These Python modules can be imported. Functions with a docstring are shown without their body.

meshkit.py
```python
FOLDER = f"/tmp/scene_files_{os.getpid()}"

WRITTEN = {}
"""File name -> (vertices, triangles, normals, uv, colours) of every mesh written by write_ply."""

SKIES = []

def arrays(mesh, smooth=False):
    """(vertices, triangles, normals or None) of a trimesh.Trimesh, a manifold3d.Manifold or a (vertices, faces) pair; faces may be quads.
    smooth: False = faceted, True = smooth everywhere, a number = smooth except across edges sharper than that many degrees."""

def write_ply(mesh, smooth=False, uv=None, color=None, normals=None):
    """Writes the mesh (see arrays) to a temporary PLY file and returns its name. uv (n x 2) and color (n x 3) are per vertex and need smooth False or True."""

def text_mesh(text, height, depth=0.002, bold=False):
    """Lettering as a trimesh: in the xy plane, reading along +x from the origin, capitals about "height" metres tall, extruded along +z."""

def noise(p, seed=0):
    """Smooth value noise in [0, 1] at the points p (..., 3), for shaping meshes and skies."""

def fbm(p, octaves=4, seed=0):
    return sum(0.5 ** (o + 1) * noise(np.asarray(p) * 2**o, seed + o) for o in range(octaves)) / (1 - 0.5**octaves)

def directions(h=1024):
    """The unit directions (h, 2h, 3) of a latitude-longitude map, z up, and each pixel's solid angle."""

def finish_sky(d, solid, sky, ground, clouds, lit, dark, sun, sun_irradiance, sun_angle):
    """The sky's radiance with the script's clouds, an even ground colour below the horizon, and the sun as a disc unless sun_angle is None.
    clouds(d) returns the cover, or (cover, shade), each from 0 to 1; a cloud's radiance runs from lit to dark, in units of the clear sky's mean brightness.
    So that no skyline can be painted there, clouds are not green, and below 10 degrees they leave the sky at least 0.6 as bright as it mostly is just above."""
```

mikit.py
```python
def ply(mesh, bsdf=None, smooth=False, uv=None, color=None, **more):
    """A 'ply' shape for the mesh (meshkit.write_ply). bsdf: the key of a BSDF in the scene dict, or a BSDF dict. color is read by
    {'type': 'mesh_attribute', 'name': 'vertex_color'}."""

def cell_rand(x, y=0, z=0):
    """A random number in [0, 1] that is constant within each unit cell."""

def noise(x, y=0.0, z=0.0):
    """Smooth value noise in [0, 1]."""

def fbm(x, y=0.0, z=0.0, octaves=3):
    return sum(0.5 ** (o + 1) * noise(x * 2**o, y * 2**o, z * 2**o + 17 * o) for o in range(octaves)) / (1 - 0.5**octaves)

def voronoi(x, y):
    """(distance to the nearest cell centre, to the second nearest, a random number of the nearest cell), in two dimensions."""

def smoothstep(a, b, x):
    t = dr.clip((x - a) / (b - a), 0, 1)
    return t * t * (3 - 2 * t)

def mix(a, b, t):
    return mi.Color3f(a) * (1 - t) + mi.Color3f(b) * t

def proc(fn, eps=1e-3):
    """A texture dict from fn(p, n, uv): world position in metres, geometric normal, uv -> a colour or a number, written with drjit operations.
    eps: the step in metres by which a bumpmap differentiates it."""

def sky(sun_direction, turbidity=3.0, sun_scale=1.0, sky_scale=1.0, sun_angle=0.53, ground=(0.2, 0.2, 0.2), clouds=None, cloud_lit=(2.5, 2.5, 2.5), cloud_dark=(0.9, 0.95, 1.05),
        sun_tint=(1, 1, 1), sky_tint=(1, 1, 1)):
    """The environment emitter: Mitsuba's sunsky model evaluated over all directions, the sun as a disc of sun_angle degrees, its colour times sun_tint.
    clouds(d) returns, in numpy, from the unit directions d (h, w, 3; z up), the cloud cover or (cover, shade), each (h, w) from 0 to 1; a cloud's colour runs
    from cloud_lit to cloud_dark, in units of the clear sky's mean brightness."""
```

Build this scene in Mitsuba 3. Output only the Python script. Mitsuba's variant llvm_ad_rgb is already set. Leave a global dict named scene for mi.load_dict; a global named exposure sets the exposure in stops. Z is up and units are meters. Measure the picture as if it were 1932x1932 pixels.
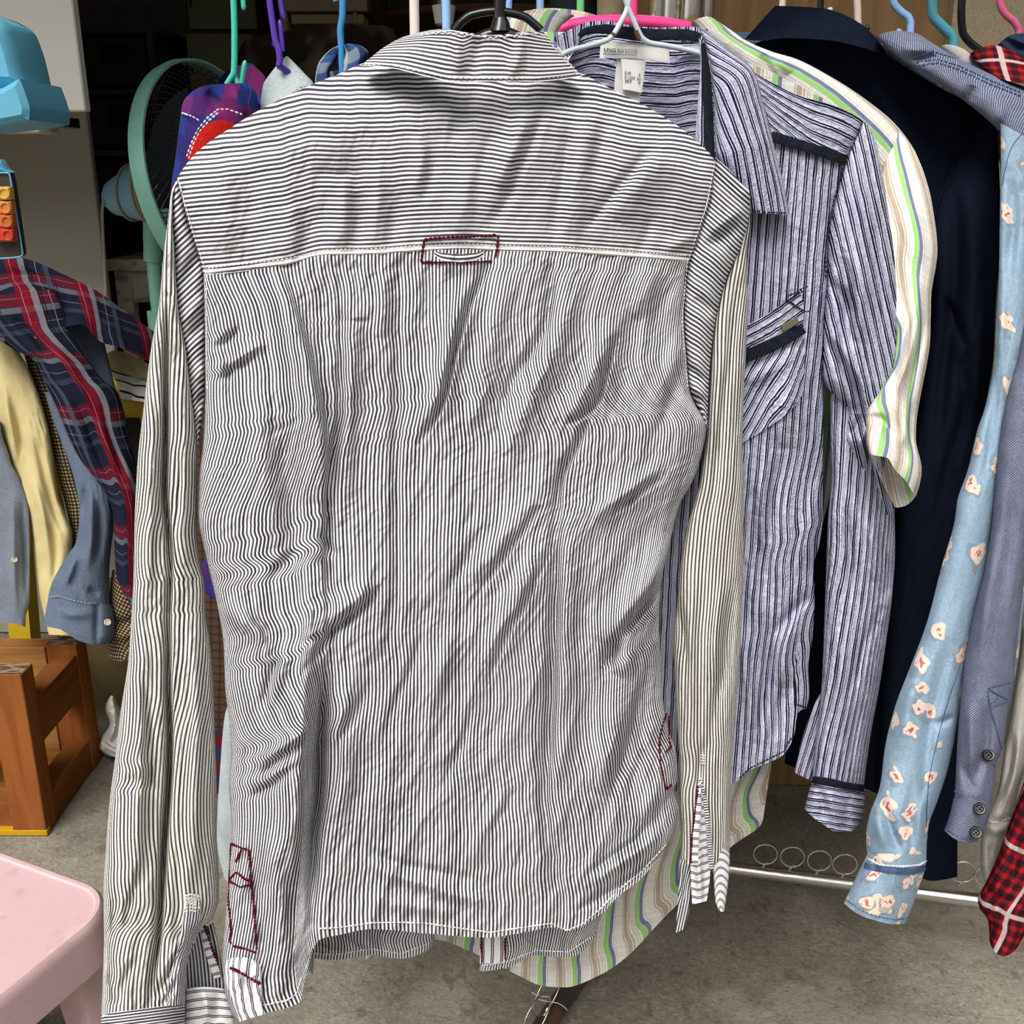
import math
import numpy as np
import trimesh
import drjit as dr
import mitsuba as mi
import mikit
import meshkit
from mikit import proc, noise, fbm, cell_rand, voronoi, smoothstep, mix
from scipy.interpolate import PchipInterpolator
from scipy.spatial import cKDTree

T = mi.ScalarTransform4f
scene, labels = {}, {}

# ------------------------------------------------------------------ camera, sky, exposure
CAM_Z, PITCH, FOCAL = 1.05, math.radians(18.0), 1932.0
CAM = np.array([0.0, 0.0, CAM_Z])
SP, CP = math.sin(PITCH), math.cos(PITCH)
scene['camera'] = {'type': 'perspective', 'fov': 2 * math.degrees(math.atan(0.5)), 'fov_axis': 'x', 'near_clip': 0.02, 'far_clip': 200.0,
                   'to_world': T().look_at(origin=CAM.tolist(), target=(CAM + np.array([0, CP, -SP])).tolist(), up=[0, 0, 1])}
exposure = 0.45
# a bright overcast day: the sky is seen from under a roof, the sun is hidden
scene['sky'] = mikit.sky([-0.22, -0.60, 0.78], turbidity=4.0, sun_scale=2.6, sun_angle=34.0, sky_scale=8.0, ground=(0.22, 0.21, 0.20),
                         clouds=lambda d: (np.ones(d.shape[:2]), 0.5 * (1 - np.clip(d[..., 2], 0, 1))), sun_tint=(0.86, 0.97, 1.16), cloud_lit=(1.2, 1.2, 1.2), cloud_dark=(0.85, 0.87, 0.9))


# ------------------------------------------------------------------ helpers
def numbered(key):
    if key not in labels and key not in scene:
        return key
    k = 1
    while f'{key}_{k:03d}' in labels or f'{key}_{k:03d}' in scene:
        k += 1
    return f'{key}_{k:03d}'


def thing(name, label, category, group=None):
    key = numbered(name)
    labels[key] = {'label': label, 'category': category}
    if group:
        labels[key]['group'] = group
    return key


def struct(name, shape):
    scene[name] = shape
    labels[name] = {'kind': 'structure'}
    return name


def part(parent, name, shape, label=None, kind=None):
    key = numbered(parent + '__' + name)
    scene[key] = shape
    if label or kind:
        labels[key] = {k: v for k, v in (('label', label), ('kind', kind)) if v}
    return key


def ray(px, py):
    a, b = (np.asarray(px, float) - 966.0) / FOCAL, (966.0 - np.asarray(py, float)) / FOCAL
    return np.stack([a, CP + b * SP, -SP + b * CP], -1)


def at(px, py, Y):
    d = ray(px, py)
    return CAM + d * (np.asarray(Y, float) / d[..., 1])[..., None]


def on_floor(px, py, z=0.0):
    d = ray(px, py)
    return CAM + d * ((z - CAM_Z) / d[..., 2])[..., None]


def plane(Y0, s):
    """A hanging plane Y = Y0 + s X, as the Y of the point a sight line meets."""
    def f(px, py):
        d = ray(px, py)
        return Y0 * d[..., 1] / (d[..., 1] - s * d[..., 0])
    return f


def curve(pts, t):
    pts = np.asarray(pts, float)
    if len(pts) == 2:
        return pts[0] + (pts[1] - pts[0]) * np.asarray(t)[:, None]
    d = np.r_[0, np.cumsum(np.linalg.norm(np.diff(pts[:, :2], axis=0), axis=1))]
    if pts.shape[1] > 2 and not np.isnan(pts[:, 2]).any():
        d = pts[:, 2]
    return PchipInterpolator(d / d[-1], pts[:, :2])(t)


def pts2(flat):
    return np.asarray(flat, float).reshape(-1, 2)


def fold_field(px, py, folds, curl=0.6, gain=1.0):
    """Height in metres towards the viewer of a set of folds, each (width, height, lopsidedness, x, y, x, y ...) along a line over the cloth."""
    h = np.zeros_like(px)
    for fo in folds:
        w, a, q = fo[0], fo[1] * gain, fo[2]
        c = pts2(fo[3:])
        n = 2 if len(c) == 2 else 3 * len(c)
        c = curve(c, np.linspace(0, 1, max(n, 6)))
        m = (px > c[:, 0].min() - 3.2 * w) & (px < c[:, 0].max() + 3.2 * w) & (py > c[:, 1].min() - 3.2 * w) & (py < c[:, 1].max() + 3.2 * w)
        if not m.any():
            continue
        x, y = px[m], py[m]
        best, tau, side = np.full(x.shape, 1e18), np.zeros_like(x), np.zeros_like(x)
        cum = np.r_[0, np.cumsum(np.linalg.norm(np.diff(c, axis=0), axis=1))]
        for i in range(len(c) - 1):
            v = c[i + 1] - c[i]
            l2 = v @ v + 1e-9
            k = np.clip(((x - c[i, 0]) * v[0] + (y - c[i, 1]) * v[1]) / l2, 0, 1)
            ox, oy = x - c[i, 0] - k * v[0], y - c[i, 1] - k * v[1]
            d2 = ox * ox + oy * oy
            b = d2 < best
            best, tau = np.where(b, d2, best), np.where(b, (cum[i] + k * math.sqrt(l2)) / cum[-1], tau)
            side = np.where(b, ox * v[1] - oy * v[0], side)
        wid = np.where(side > 0, w * (1 - 0.78 * max(q, 0)), w * (1 - 0.78 * max(-q, 0)))
        h[m] += a * np.exp(-best / (wid * wid)) * np.sin(np.pi * np.clip(tau, 0.02, 0.98)) ** curl
    return h


def npnoise(x, y, seed):
    return meshkit.noise(np.stack([x, y, np.full_like(x, 0.37)], -1), seed)


def ridged(x, y, seed, octaves=2):
    out, amp = 0.0, 1.0
    for o in range(octaves):
        out = out + amp * (1 - np.abs(2 * npnoise(x * 2**o, y * 2**o, seed + o) - 1)) ** 2
        amp *= 0.5
    return out / 1.5


def crinkle_field(px, py, spec):
    """Fine wrinkles: a list of (amplitude m, angle deg of the wrinkle line, length px, width px, seed)."""
    h = np.zeros_like(px)
    for amp, ang, ln, wd, seed in spec:
        c, s = math.cos(math.radians(ang)), math.sin(math.radians(ang))
        a, b = (px * c + py * s), (-px * s + py * c)
        wx = 0.7 * npnoise(px / (1.3 * ln), py / (1.3 * ln), seed + 50)
        mask = 0.25 + 0.75 * smooth01(npnoise(px / (2.2 * ln), py / (2.2 * ln), seed + 90), 0.3, 0.7)
        h += amp * mask * ridged(a / ln + wx, b / wd + 1.5 * wx, seed, 2)
    return h


def smooth01(x, a, b):
    t = np.clip((x - a) / (b - a), 0, 1)
    return t * t * (3 - 2 * t)


class Surf:
    pass


def grid_faces(nv, nu, off=0, flip=False):
    i = (np.arange(nv - 1)[:, None] * nu + np.arange(nu - 1)).ravel() + off
    q = np.stack([i, i + 1, i + nu + 1, i + nu], 1)
    f = np.vstack([q[:, [0, 1, 2]], q[:, [0, 2, 3]]])
    return f[:, ::-1] if flip else f


def patch(L, R, Tp=None, Bp=None, nu=60, nv=80, Y=None, bulge=0.0, p=2.5, folds=(), crinkle=(), k=1.0, decay=1.0, back=0.0, swap=False,
          norm=False, vbottom=False, lift=0.0, s0=0.5, off=(0, 0), kx=1.0, rot=0.0, even=False, extra=None, planar=False, gain=1.25):
    """A piece of cloth. L, R: its left and right edges as lines of points seen from the front, top to bottom; Tp, Bp: inner points of its top and
    bottom edge. Y gives the depth at which it hangs; bulge, folds and crinkles come towards the viewer; back > 0 closes it behind (a tube)."""
    L, R = np.asarray(L, float), np.asarray(R, float)
    if L.ndim == 1:
        L, R = pts2(L), pts2(R)
    a = np.linspace(0, 1, nu)
    s1 = a if even else 0.45 * a + 0.55 * (0.5 - 0.5 * np.cos(np.pi * a))
    t1 = np.linspace(0, 1, nv)
    lc, rc = curve(L, t1), curve(R, t1)
    c00, c01, c10, c11 = lc[0], lc[-1], rc[0], rc[-1]
    s, t = np.meshgrid(s1, t1)
    lin_l, lin_r = c00 + (c01 - c00) * t1[:, None], c10 + (c11 - c10) * t1[:, None]
    P = (1 - s)[..., None] * lin_l[:, None] + s[..., None] * lin_r[:, None]
    P = P + ((1 - s) ** decay)[..., None] * (lc - lin_l)[:, None] + (s ** decay)[..., None] * (rc - lin_r)[:, None]
    for pts, u0, u1, w in ((Tp, c00, c10, (1 - t) ** k), (Bp, c01, c11, t ** k)):
        if pts is not None:
            q = np.asarray(pts, float)
            if q.ndim == 1:
                q = pts2(q)
            if q.shape[1] == 3:
                q = np.vstack([[*u0, 0.0], q, [*u1, 1.0]])
            else:
                q = np.vstack([u0, q, u1])
            e = curve(q, s1) - (u0 + (u1 - u0) * s1[:, None])
            P = P + w[..., None] * e[None]
    px, py = P[..., 0], P[..., 1]
    if callable(Y):
        Yb = Y(px, py)
    elif np.ndim(Y) == 2:            # ((top left, top right), (bottom left, bottom right))
        Yb = (1 - t) * ((1 - s) * Y[0][0] + s * Y[0][1]) + t * ((1 - s) * Y[1][0] + s * Y[1][1])
    elif np.ndim(Y) == 1:
        Yb = (1 - s) * Y[0] + s * Y[1]
    else:
        Yb = np.full_like(px, Y)
    bt = np.interp(t1, np.linspace(0, 1, len(bulge)), bulge)[:, None] if np.ndim(bulge) else bulge
    prof = np.clip(1 - np.abs(2 * s - 1) ** p, 0, 1) ** (1 / p)
    hf = fold_field(px, py, folds, gain=gain) if len(folds) else 0 * px
    hb = bt * prof
    base = at(px, py, Yb - hb)
    du = np.linalg.norm(np.diff(base, axis=1), axis=2)
    dv = np.linalg.norm(np.diff(base, axis=0), axis=2)
    u = np.hstack([np.zeros((nv, 1)), np.cumsum(du, 1)])
    v = np.vstack([np.zeros((1, nu)), np.cumsum(dv, 0)])
    if planar:                       # cut from one flat piece: the threads run straight
        along = base[:, -1].mean(0) - base[:, 0].mean(0)
        along[2] = 0
        along /= np.linalg.norm(along)
        flat = at(px, py, Yb)
        u, v = flat @ along, -flat[..., 2]
    if norm:
        u = u / u[:, -1:] * u[:, -1].mean()
    j0, i0 = int(s0 * (nu - 1)), nv - 1 if vbottom else 0
    if not planar:
        u = u - u[:, j0:j0 + 1]
        v = v - v[i0:i0 + 1]
    if kx and len(folds):
        for arr, d, ax in ((u, du, 1), (v, dv, 0)):
            ex = np.sqrt(d * d + np.diff(hf, axis=ax) ** 2) - d
            ex = np.concatenate([np.zeros_like(np.take(hf, [0], ax)), np.cumsum(ex, ax)], ax)
            ex = ex - (ex[:, j0:j0 + 1] if ax == 1 else ex[i0:i0 + 1])
            arr += kx * ex
    h = hf + (crinkle_field(px, py, crinkle) if len(crinkle) else 0)
    if extra is not None:
        h = h + extra(px, py, s, t)
    o = Surf()
    o.px, o.py, o.Y, o.s, o.t = px, py, Yb - hb - h - lift, s, t
    V = at(px, py, o.Y)
    if rot:
        c, sn = math.cos(math.radians(rot)), math.sin(math.radians(rot))
        u, v = c * u + sn * v, -sn * u + c * v
    u, v = u + off[0], v + off[1]
    o.V, o.uv = V, np.stack([v, u] if swap else [u, v], -1)
    o.tree = None
    vs, uvs, fs = [V.reshape(-1, 3)], [o.uv.reshape(-1, 2)], [grid_faces(nv, nu)]
    if np.ndim(back) or back > 0:
        iv = np.unique(np.r_[np.arange(0, nv, 4), nv - 1])
        iu = np.unique(np.r_[np.arange(0, nu, 4), nu - 1])
        g = np.ix_(iv, iu)
        bk = (np.interp(t1, np.linspace(0, 1, len(back)), back) if np.ndim(back) else np.full(nv, back))[iv][:, None]
        he = ((1 - s) * h[:, :1] + s * h[:, -1:])[g]
        Vb = at(px[g], py[g], Yb[g] - lift - he + bk * prof[g])
        vs.append(Vb.reshape(-1, 3))
        uvs.append(o.uv[g].reshape(-1, 2))
        fs.append(grid_faces(len(iv), len(iu), V.shape[0] * V.shape[1], True))
    o.mesh = (np.vstack(vs), np.vstack(fs))
    o.uvs = np.vstack(uvs)
    return o


def surf_y(o):
    """The depth of a finished piece of cloth where a sight line meets it."""
    if o.tree is None:
        o.tree = cKDTree(np.stack([o.px.ravel(), o.py.ravel()], 1))
    def f(px, py):
        px, py = np.asarray(px, float), np.asarray(py, float)
        d, i = o.tree.query(np.stack([px.ravel(), py.ravel()], 1), k=4)
        w = 1 / (d * d + 0.5)
        return ((w * o.Y.ravel()[i]).sum(1) / w.sum(1)).reshape(px.shape)
    return f


def cloth(parent, name, bsdf, *a, label=None, **k):
    o = patch(*a, **k)
    part(parent, name, mikit.ply(o.mesh, bsdf, smooth=True, uv=o.uvs), label)
    return o


def tube_mesh(P, r, n=10, closed=False):
    P = np.asarray(P, float)
    r = np.broadcast_to(np.asarray(r, float), (len(P),))
    tg = np.gradient(P, axis=0) if not closed else np.roll(P, -1, 0) - np.roll(P, 1, 0)
    tg /= np.linalg.norm(tg, axis=1, keepdims=True) + 1e-12
    ref = np.array([0.0, 0, 1]) if abs(tg[0, 2]) < 0.8 else np.array([1.0, 0, 0])
    ns = []
    nrm = ref - (ref @ tg[0]) * tg[0]
    for q in tg:
        nrm = nrm - (nrm @ q) * q
        nrm /= np.linalg.norm(nrm) + 1e-12
        ns.append(nrm)
    ns = np.array(ns)
    bs = np.cross(tg, ns)
    an = np.arange(n) * 2 * np.pi / n
    V = P[:, None] + r[:, None, None] * (np.cos(an)[None, :, None] * ns[:, None] + np.sin(an)[None, :, None] * bs[:, None])
    m = len(P)
    f = []
    for i in range(m if closed else m - 1):
        i2 = (i + 1) % m
        j = np.arange(n)
        j2 = (j + 1) % n
        f.append(np.stack([i * n + j, i2 * n + j, i2 * n + j2, i * n + j2], 1))
    q = np.vstack(f)
    f = np.vstack([q[:, [0, 1, 2]], q[:, [0, 2, 3]]])
    V = V.reshape(-1, 3)
    if not closed:
        c = len(V)
        V = np.vstack([V, P[:1], P[-1:]])
        j = np.arange(n)
        f = np.vstack([f, np.stack([np.full(n, c), j, (j + 1) % n], 1), np.stack([np.full(n, c + 1), (m - 1) * n + (j + 1) % n, (m - 1) * n + j], 1)])
    return V, f


def bend(P, n=40):
    """A smooth line through the points."""
    P = np.asarray(P, float)
    d = np.r_[0, np.cumsum(np.linalg.norm(np.diff(P, axis=0), axis=1))]
    return PchipInterpolator(d, P)(np.linspace(0, d[-1], n))


def join(meshes):
    vs, fs, n = [], [], 0
    for m in meshes:
        v, f = (np.asarray(m.vertices), np.asarray(m.faces)) if hasattr(m, 'vertices') else m
        vs.append(v)
        fs.append(np.asarray(f) + n)
        n += len(v)
    return np.vstack(vs), np.vstack(fs)


def box(lo, hi, r=0.004):
    """A box with rounded edges between two corners."""
    lo, hi = np.asarray(lo, float), np.asarray(hi, float)
    e = hi - lo
    r = min(r, 0.45 * e.min())
    m = trimesh.creation.box(extents=[2, 2, 2])
    pts = []
    for sx in (-1, 1):
        for sy in (-1, 1):
            for sz in (-1, 1):
                c = np.array([sx, sy, sz])
                for q in ((1, .41, .41), (.41, 1, .41), (.41, .41, 1)):
                    pts.append((lo + hi) / 2 + c * (e / 2 - r) + c * np.array(q) / np.linalg.norm(q) * r * 1.15)
    hull = trimesh.Trimesh(np.array(pts)).convex_hull if False else trimesh.convex.convex_hull(np.array(pts))
    return np.asarray(hull.vertices), np.asarray(hull.faces)


def turn(mesh, origin, deg, axis=2):
    v, f = mesh
    c, s = math.cos(math.radians(deg)), math.sin(math.radians(deg))
    v = np.asarray(v) - origin
    i, j = [(1, 2), (2, 0), (0, 1)][axis]
    w = v.copy()
    w[:, i], w[:, j] = c * v[:, i] - s * v[:, j], s * v[:, i] + c * v[:, j]
    return w + origin, f


def stitch_mesh(px, py, yfun, lift=0.0012, length=0.0042, gap=0.0012, r=0.0007, jitter=0.0):
    """Thread stitches along a line over a piece of cloth: short fat loops, each one lying on the cloth."""
    c = np.stack([px, py], 1)
    d = np.r_[0, np.cumsum(np.linalg.norm(np.diff(c, axis=0), axis=1))]
    n = max(4, int(d[-1] / 3))
    x, y = np.interp(np.linspace(0, d[-1], n), d, c[:, 0]), np.interp(np.linspace(0, d[-1], n), d, c[:, 1])
    P = at(x, y, yfun(x, y) - lift)
    l = np.r_[0, np.cumsum(np.linalg.norm(np.diff(P, axis=0), axis=1))]
    out, pos, kk = [], 0.0, 0
    while pos + length < l[-1]:
        e = np.array([[np.interp(pos + length * q, l, P[:, i]) for i in range(3)] for q in (0, 0.3, 0.7, 1)])
        out.append(tube_mesh(e, np.array([0.35, 1, 1, 0.35]) * r * (1 + 0.25 * math.sin(7.1 * kk)), 5))
        pos += length + gap
        kk += 1
    return join(out) if out else None


def stitches(parent, name, bsdf, lines, yfun, label=None, **k):
    if len(lines) == 2:
        for l in lines:
            stitches(parent, name, bsdf, [l], yfun, label, **k)
        return
    ms = [stitch_mesh(*pts2(l).T, yfun, **k) for l in lines]
    part(parent, name, mikit.ply(join([m for m in ms if m]), bsdf, smooth=40), label)


def lettering(parent, name, bsdf, text, x, y, size, angle, yfun, lift=0.001, bold=False, squeeze=1.0):
    """Flat letters on a surface: the first one starts at x, y; size is the height of a capital."""
    m = meshkit.text_mesh(text, 1.0, 0.1, bold)
    v = np.asarray(m.vertices)
    c, s = math.cos(math.radians(angle)), math.sin(math.radians(angle))
    a, b = v[:, 0] * size * squeeze, -v[:, 1] * size
    px, py = x + c * a - s * b, y + s * a + c * b
    V = at(px, py, yfun(px, py) - lift - 0.0004 * v[:, 2])
    part(parent, name, mikit.ply((V, np.asarray(m.faces)), bsdf))


def strip(parent, name, bsdf, line, width, yfun, lift=0.0015, n=60, m=5, label=None, off=(0, 0), swap=False, crown=0.0006):
    """A band of cloth sewn on along a line (widths in the same units as the line)."""
    c = curve(pts2(line), np.linspace(0, 1, n))
    tg = np.gradient(c, axis=0)
    tg /= np.linalg.norm(tg, axis=1, keepdims=True)
    nn = np.stack([-tg[:, 1], tg[:, 0]], 1)
    w = np.interp(np.linspace(0, 1, n), np.linspace(0, 1, len(width)), width) if np.ndim(width) else np.full(n, width)
    q = np.linspace(-0.5, 0.5, m)
    P = c[:, None] + nn[:, None] * (w[:, None] * q)[..., None]
    Yv = yfun(P[..., 0], P[..., 1]) - lift - crown * (1 - (2 * q) ** 4)[None]
    V = at(P[..., 0], P[..., 1], Yv)
    l = np.r_[0, np.cumsum(np.linalg.norm(np.diff(V[:, m // 2], axis=0), axis=1))]
    ww = np.r_[0, np.cumsum(np.linalg.norm(np.diff(V[n // 2], axis=0), axis=1))]
    uv = np.stack(np.broadcast_arrays(l[:, None] + off[0], ww[None] + off[1]), -1)
    if swap:
        uv = uv[..., ::-1]
    part(parent, name, mikit.ply((V.reshape(-1, 3), grid_faces(n, m)), bsdf, smooth=True, uv=uv.reshape(-1, 2)), label)


# ------------------------------------------------------------------ materials
def rgb(*c):
    return {'type': 'rgb', 'value': list(c)}


def diffuse(name, refl):
    scene[name] = {'type': 'twosided', 'bsdf': {'type': 'diffuse', 'reflectance': refl}}


def fabric(name, fn, bump=None, scale=1.0):
    b = {'type': 'diffuse', 'reflectance': proc(fn)}
    if bump is not None:
        b = {'type': 'bumpmap', 'bsdf': b, 'texture': proc(bump, 2e-4), 'scale': scale}
    scene[name] = {'type': 'twosided', 'bsdf': b}


def plastic(name, c, rough=0.25):
    scene[name] = {'type': 'twosided', 'bsdf': {'type': 'principled', 'base_color': rgb(*c), 'roughness': rough, 'specular': 0.5}}


def band(x, c, w, soft=0.0002):
    """1 inside the line of width w centred on c."""
    d = dr.abs(x - c)
    return 1 - smoothstep(w / 2 - soft, w / 2 + soft, d)


def rep(x, period):
    return x - period * dr.floor(x / period)


def stripes_fine(light, dark, period, duty):
    def fn(p, n, uv):
        u = uv.x + 0.00035 * (fbm(uv.x * 60, uv.y * 60) - 0.5)
        f = rep(u, period)
        j = cell_rand(dr.floor(u / period))
        d = band(f, period * 0.5, period * (duty - 0.05 + 0.1 * j), 0.00028)
        g = 0.92 + 0.16 * noise(uv.x * 2600, uv.y * 2600)
        return mix(light, dark, d * (0.93 + 0.07 * j)) * g
    return fn


def stripes_blouse(p, n, uv):
    u = uv.x + 0.0013 * (fbm(uv.x * 60, uv.y * 20) - 0.5) + 0.0007 * (noise(uv.x * 300, uv.y * 90) - 0.5)
    per = 0.0222
    f, cell = rep(u, per), cell_rand(dr.floor(u / per))
    c = mix((0.47, 0.48, 0.64), (0.66, 0.66, 0.77), noise(u * 700, uv.y * 8))
    blue = 0
    for pos, w in ((0.0046, 0.0007), (0.0056, 0.0005), (0.0122, 0.0008), (0.0136, 0.0005), (0.0195, 0.0006), (0.0206, 0.0006)):
        blue = dr.maximum(blue, band(f, pos, w, 0.0002))
    navy = 0
    for pos, w in ((0.0012, 0.0014), (0.0030, 0.0011), (0.0084, 0.0015), (0.0104, 0.0009), (0.0158, 0.0013), (0.0178, 0.0013)):
        navy = dr.maximum(navy, band(f, pos + 0.0008 * (cell - 0.5), w * (0.8 + 0.4 * noise(u * 300, uv.y * 60)), 0.00025))
    c = mix(c, (0.15, 0.18, 0.36), blue * 0.75)
    c = mix(c, (0.012, 0.015, 0.045), navy)
    return c * (0.84 + 0.32 * noise(uv.x * 1500, uv.y * 700))


def bump_crepe(p, n, uv):
    return fbm(uv.x * 420, uv.y * 160, 0.0, 2) + 0.5 * noise(uv.x * 1300, uv.y * 900)


def bump_weave(p, n, uv):
    return noise(uv.x * 2500, uv.y * 2500) + 0.8 * fbm(uv.x * 220, uv.y * 220, 0.0, 2)


def stripes_wide(p, n, uv):
    f = rep(uv.x + 0.0006 * (fbm(uv.x * 90, uv.y * 90) - 0.5), 0.0085)
    d = dr.maximum(band(f, 0.0030, 0.0010), band(f, 0.0046, 0.0010))
    return mix((0.80, 0.80, 0.82), (0.04, 0.045, 0.10), d) * (0.94 + 0.12 * noise(uv.x * 2500, uv.y * 2500))


WHITE, INK = (0.78, 0.785, 0.82), (0.030, 0.030, 0.044)
fabric('striped_cotton', stripes_fine(WHITE, INK, 0.00268, 0.52))
fabric('striped_cotton_cream', stripes_fine((0.79, 0.775, 0.73), (0.040, 0.038, 0.046), 0.0030, 0.46))
fabric('wide_striped_cotton', stripes_wide)
fabric('blouse_cotton', stripes_blouse, bump_crepe, 0.0009)
fabric('navy_trim', lambda p, n, uv: mix((0.010, 0.012, 0.020), (0.022, 0.026, 0.040), noise(uv.x * 900, uv.y * 900)), bump_weave, 0.0004)
diffuse('maroon_thread', rgb(0.085, 0.008, 0.018))
diffuse('white_thread', rgb(0.76, 0.75, 0.72))
diffuse('navy_thread', rgb(0.02, 0.022, 0.045))
fabric('label_cloth', lambda p, n, uv: mi.Color3f(0.80) * (0.96 + 0.08 * noise(uv.x * 2500, uv.y * 2500)))
diffuse('label_ink', rgb(0.10, 0.10, 0.12))
plastic('black_plastic', (0.012, 0.012, 0.014), 0.2)
plastic('wire_coating', (0.50, 0.57, 0.62), 0.35)


def green_check(p, n, uv):
    u, v = uv.x + 0.0008 * (fbm(uv.x * 50, uv.y * 50) - 0.5), uv.y + 0.0008 * (fbm(uv.x * 50 + 9, uv.y * 50) - 0.5)
    c = mi.Color3f(0.75, 0.735, 0.71)
    f, g = rep(u, 0.039), rep(v, 0.041)
    for pos, w, col, a in ((0.010, 0.009, (0.60, 0.68, 0.52), 0.35), (0.028, 0.008, (0.56, 0.57, 0.60), 0.40)):
        c = mix(c, col, a * band(g, pos, w, 0.0006))
    for pos, w in ((0.003, 0.0010), (0.018, 0.0018), (0.0205, 0.0008), (0.036, 0.0008)):
        c = mix(c, (0.42, 0.34, 0.25), 0.30 * band(g, pos, w))
    for pos, w, col, a in ((0.0060, 0.0052, (0.27, 0.55, 0.16), 0.92), (0.0107, 0.0038, (0.10, 0.14, 0.29), 0.9), (0.0250, 0.0012, (0.36, 0.27, 0.18), 0.75), (0.0290, 0.0050, (0.36, 0.265, 0.19), 0.78), (0.0335, 0.0018, (0.36, 0.27, 0.18), 0.7), (0.0372, 0.0007, (0.30, 0.24, 0.16), 0.6), (0.0145, 0.0006, (0.30, 0.25, 0.22), 0.5), (0.0008, 0.0007, (0.36, 0.27, 0.18), 0.5)):
        c = mix(c, col, a * band(f, pos, w, 0.0003))
    return c * (0.93 + 0.14 * noise(uv.x * 2200, uv.y * 2200))


def navy_cotton(p, n, uv):
    return mix((0.0055, 0.0078, 0.0165), (0.0100, 0.0132, 0.026), noise(uv.x * 1500, uv.y * 1500)) * (0.85 + 0.3 * fbm(uv.x * 30, uv.y * 30))


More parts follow.
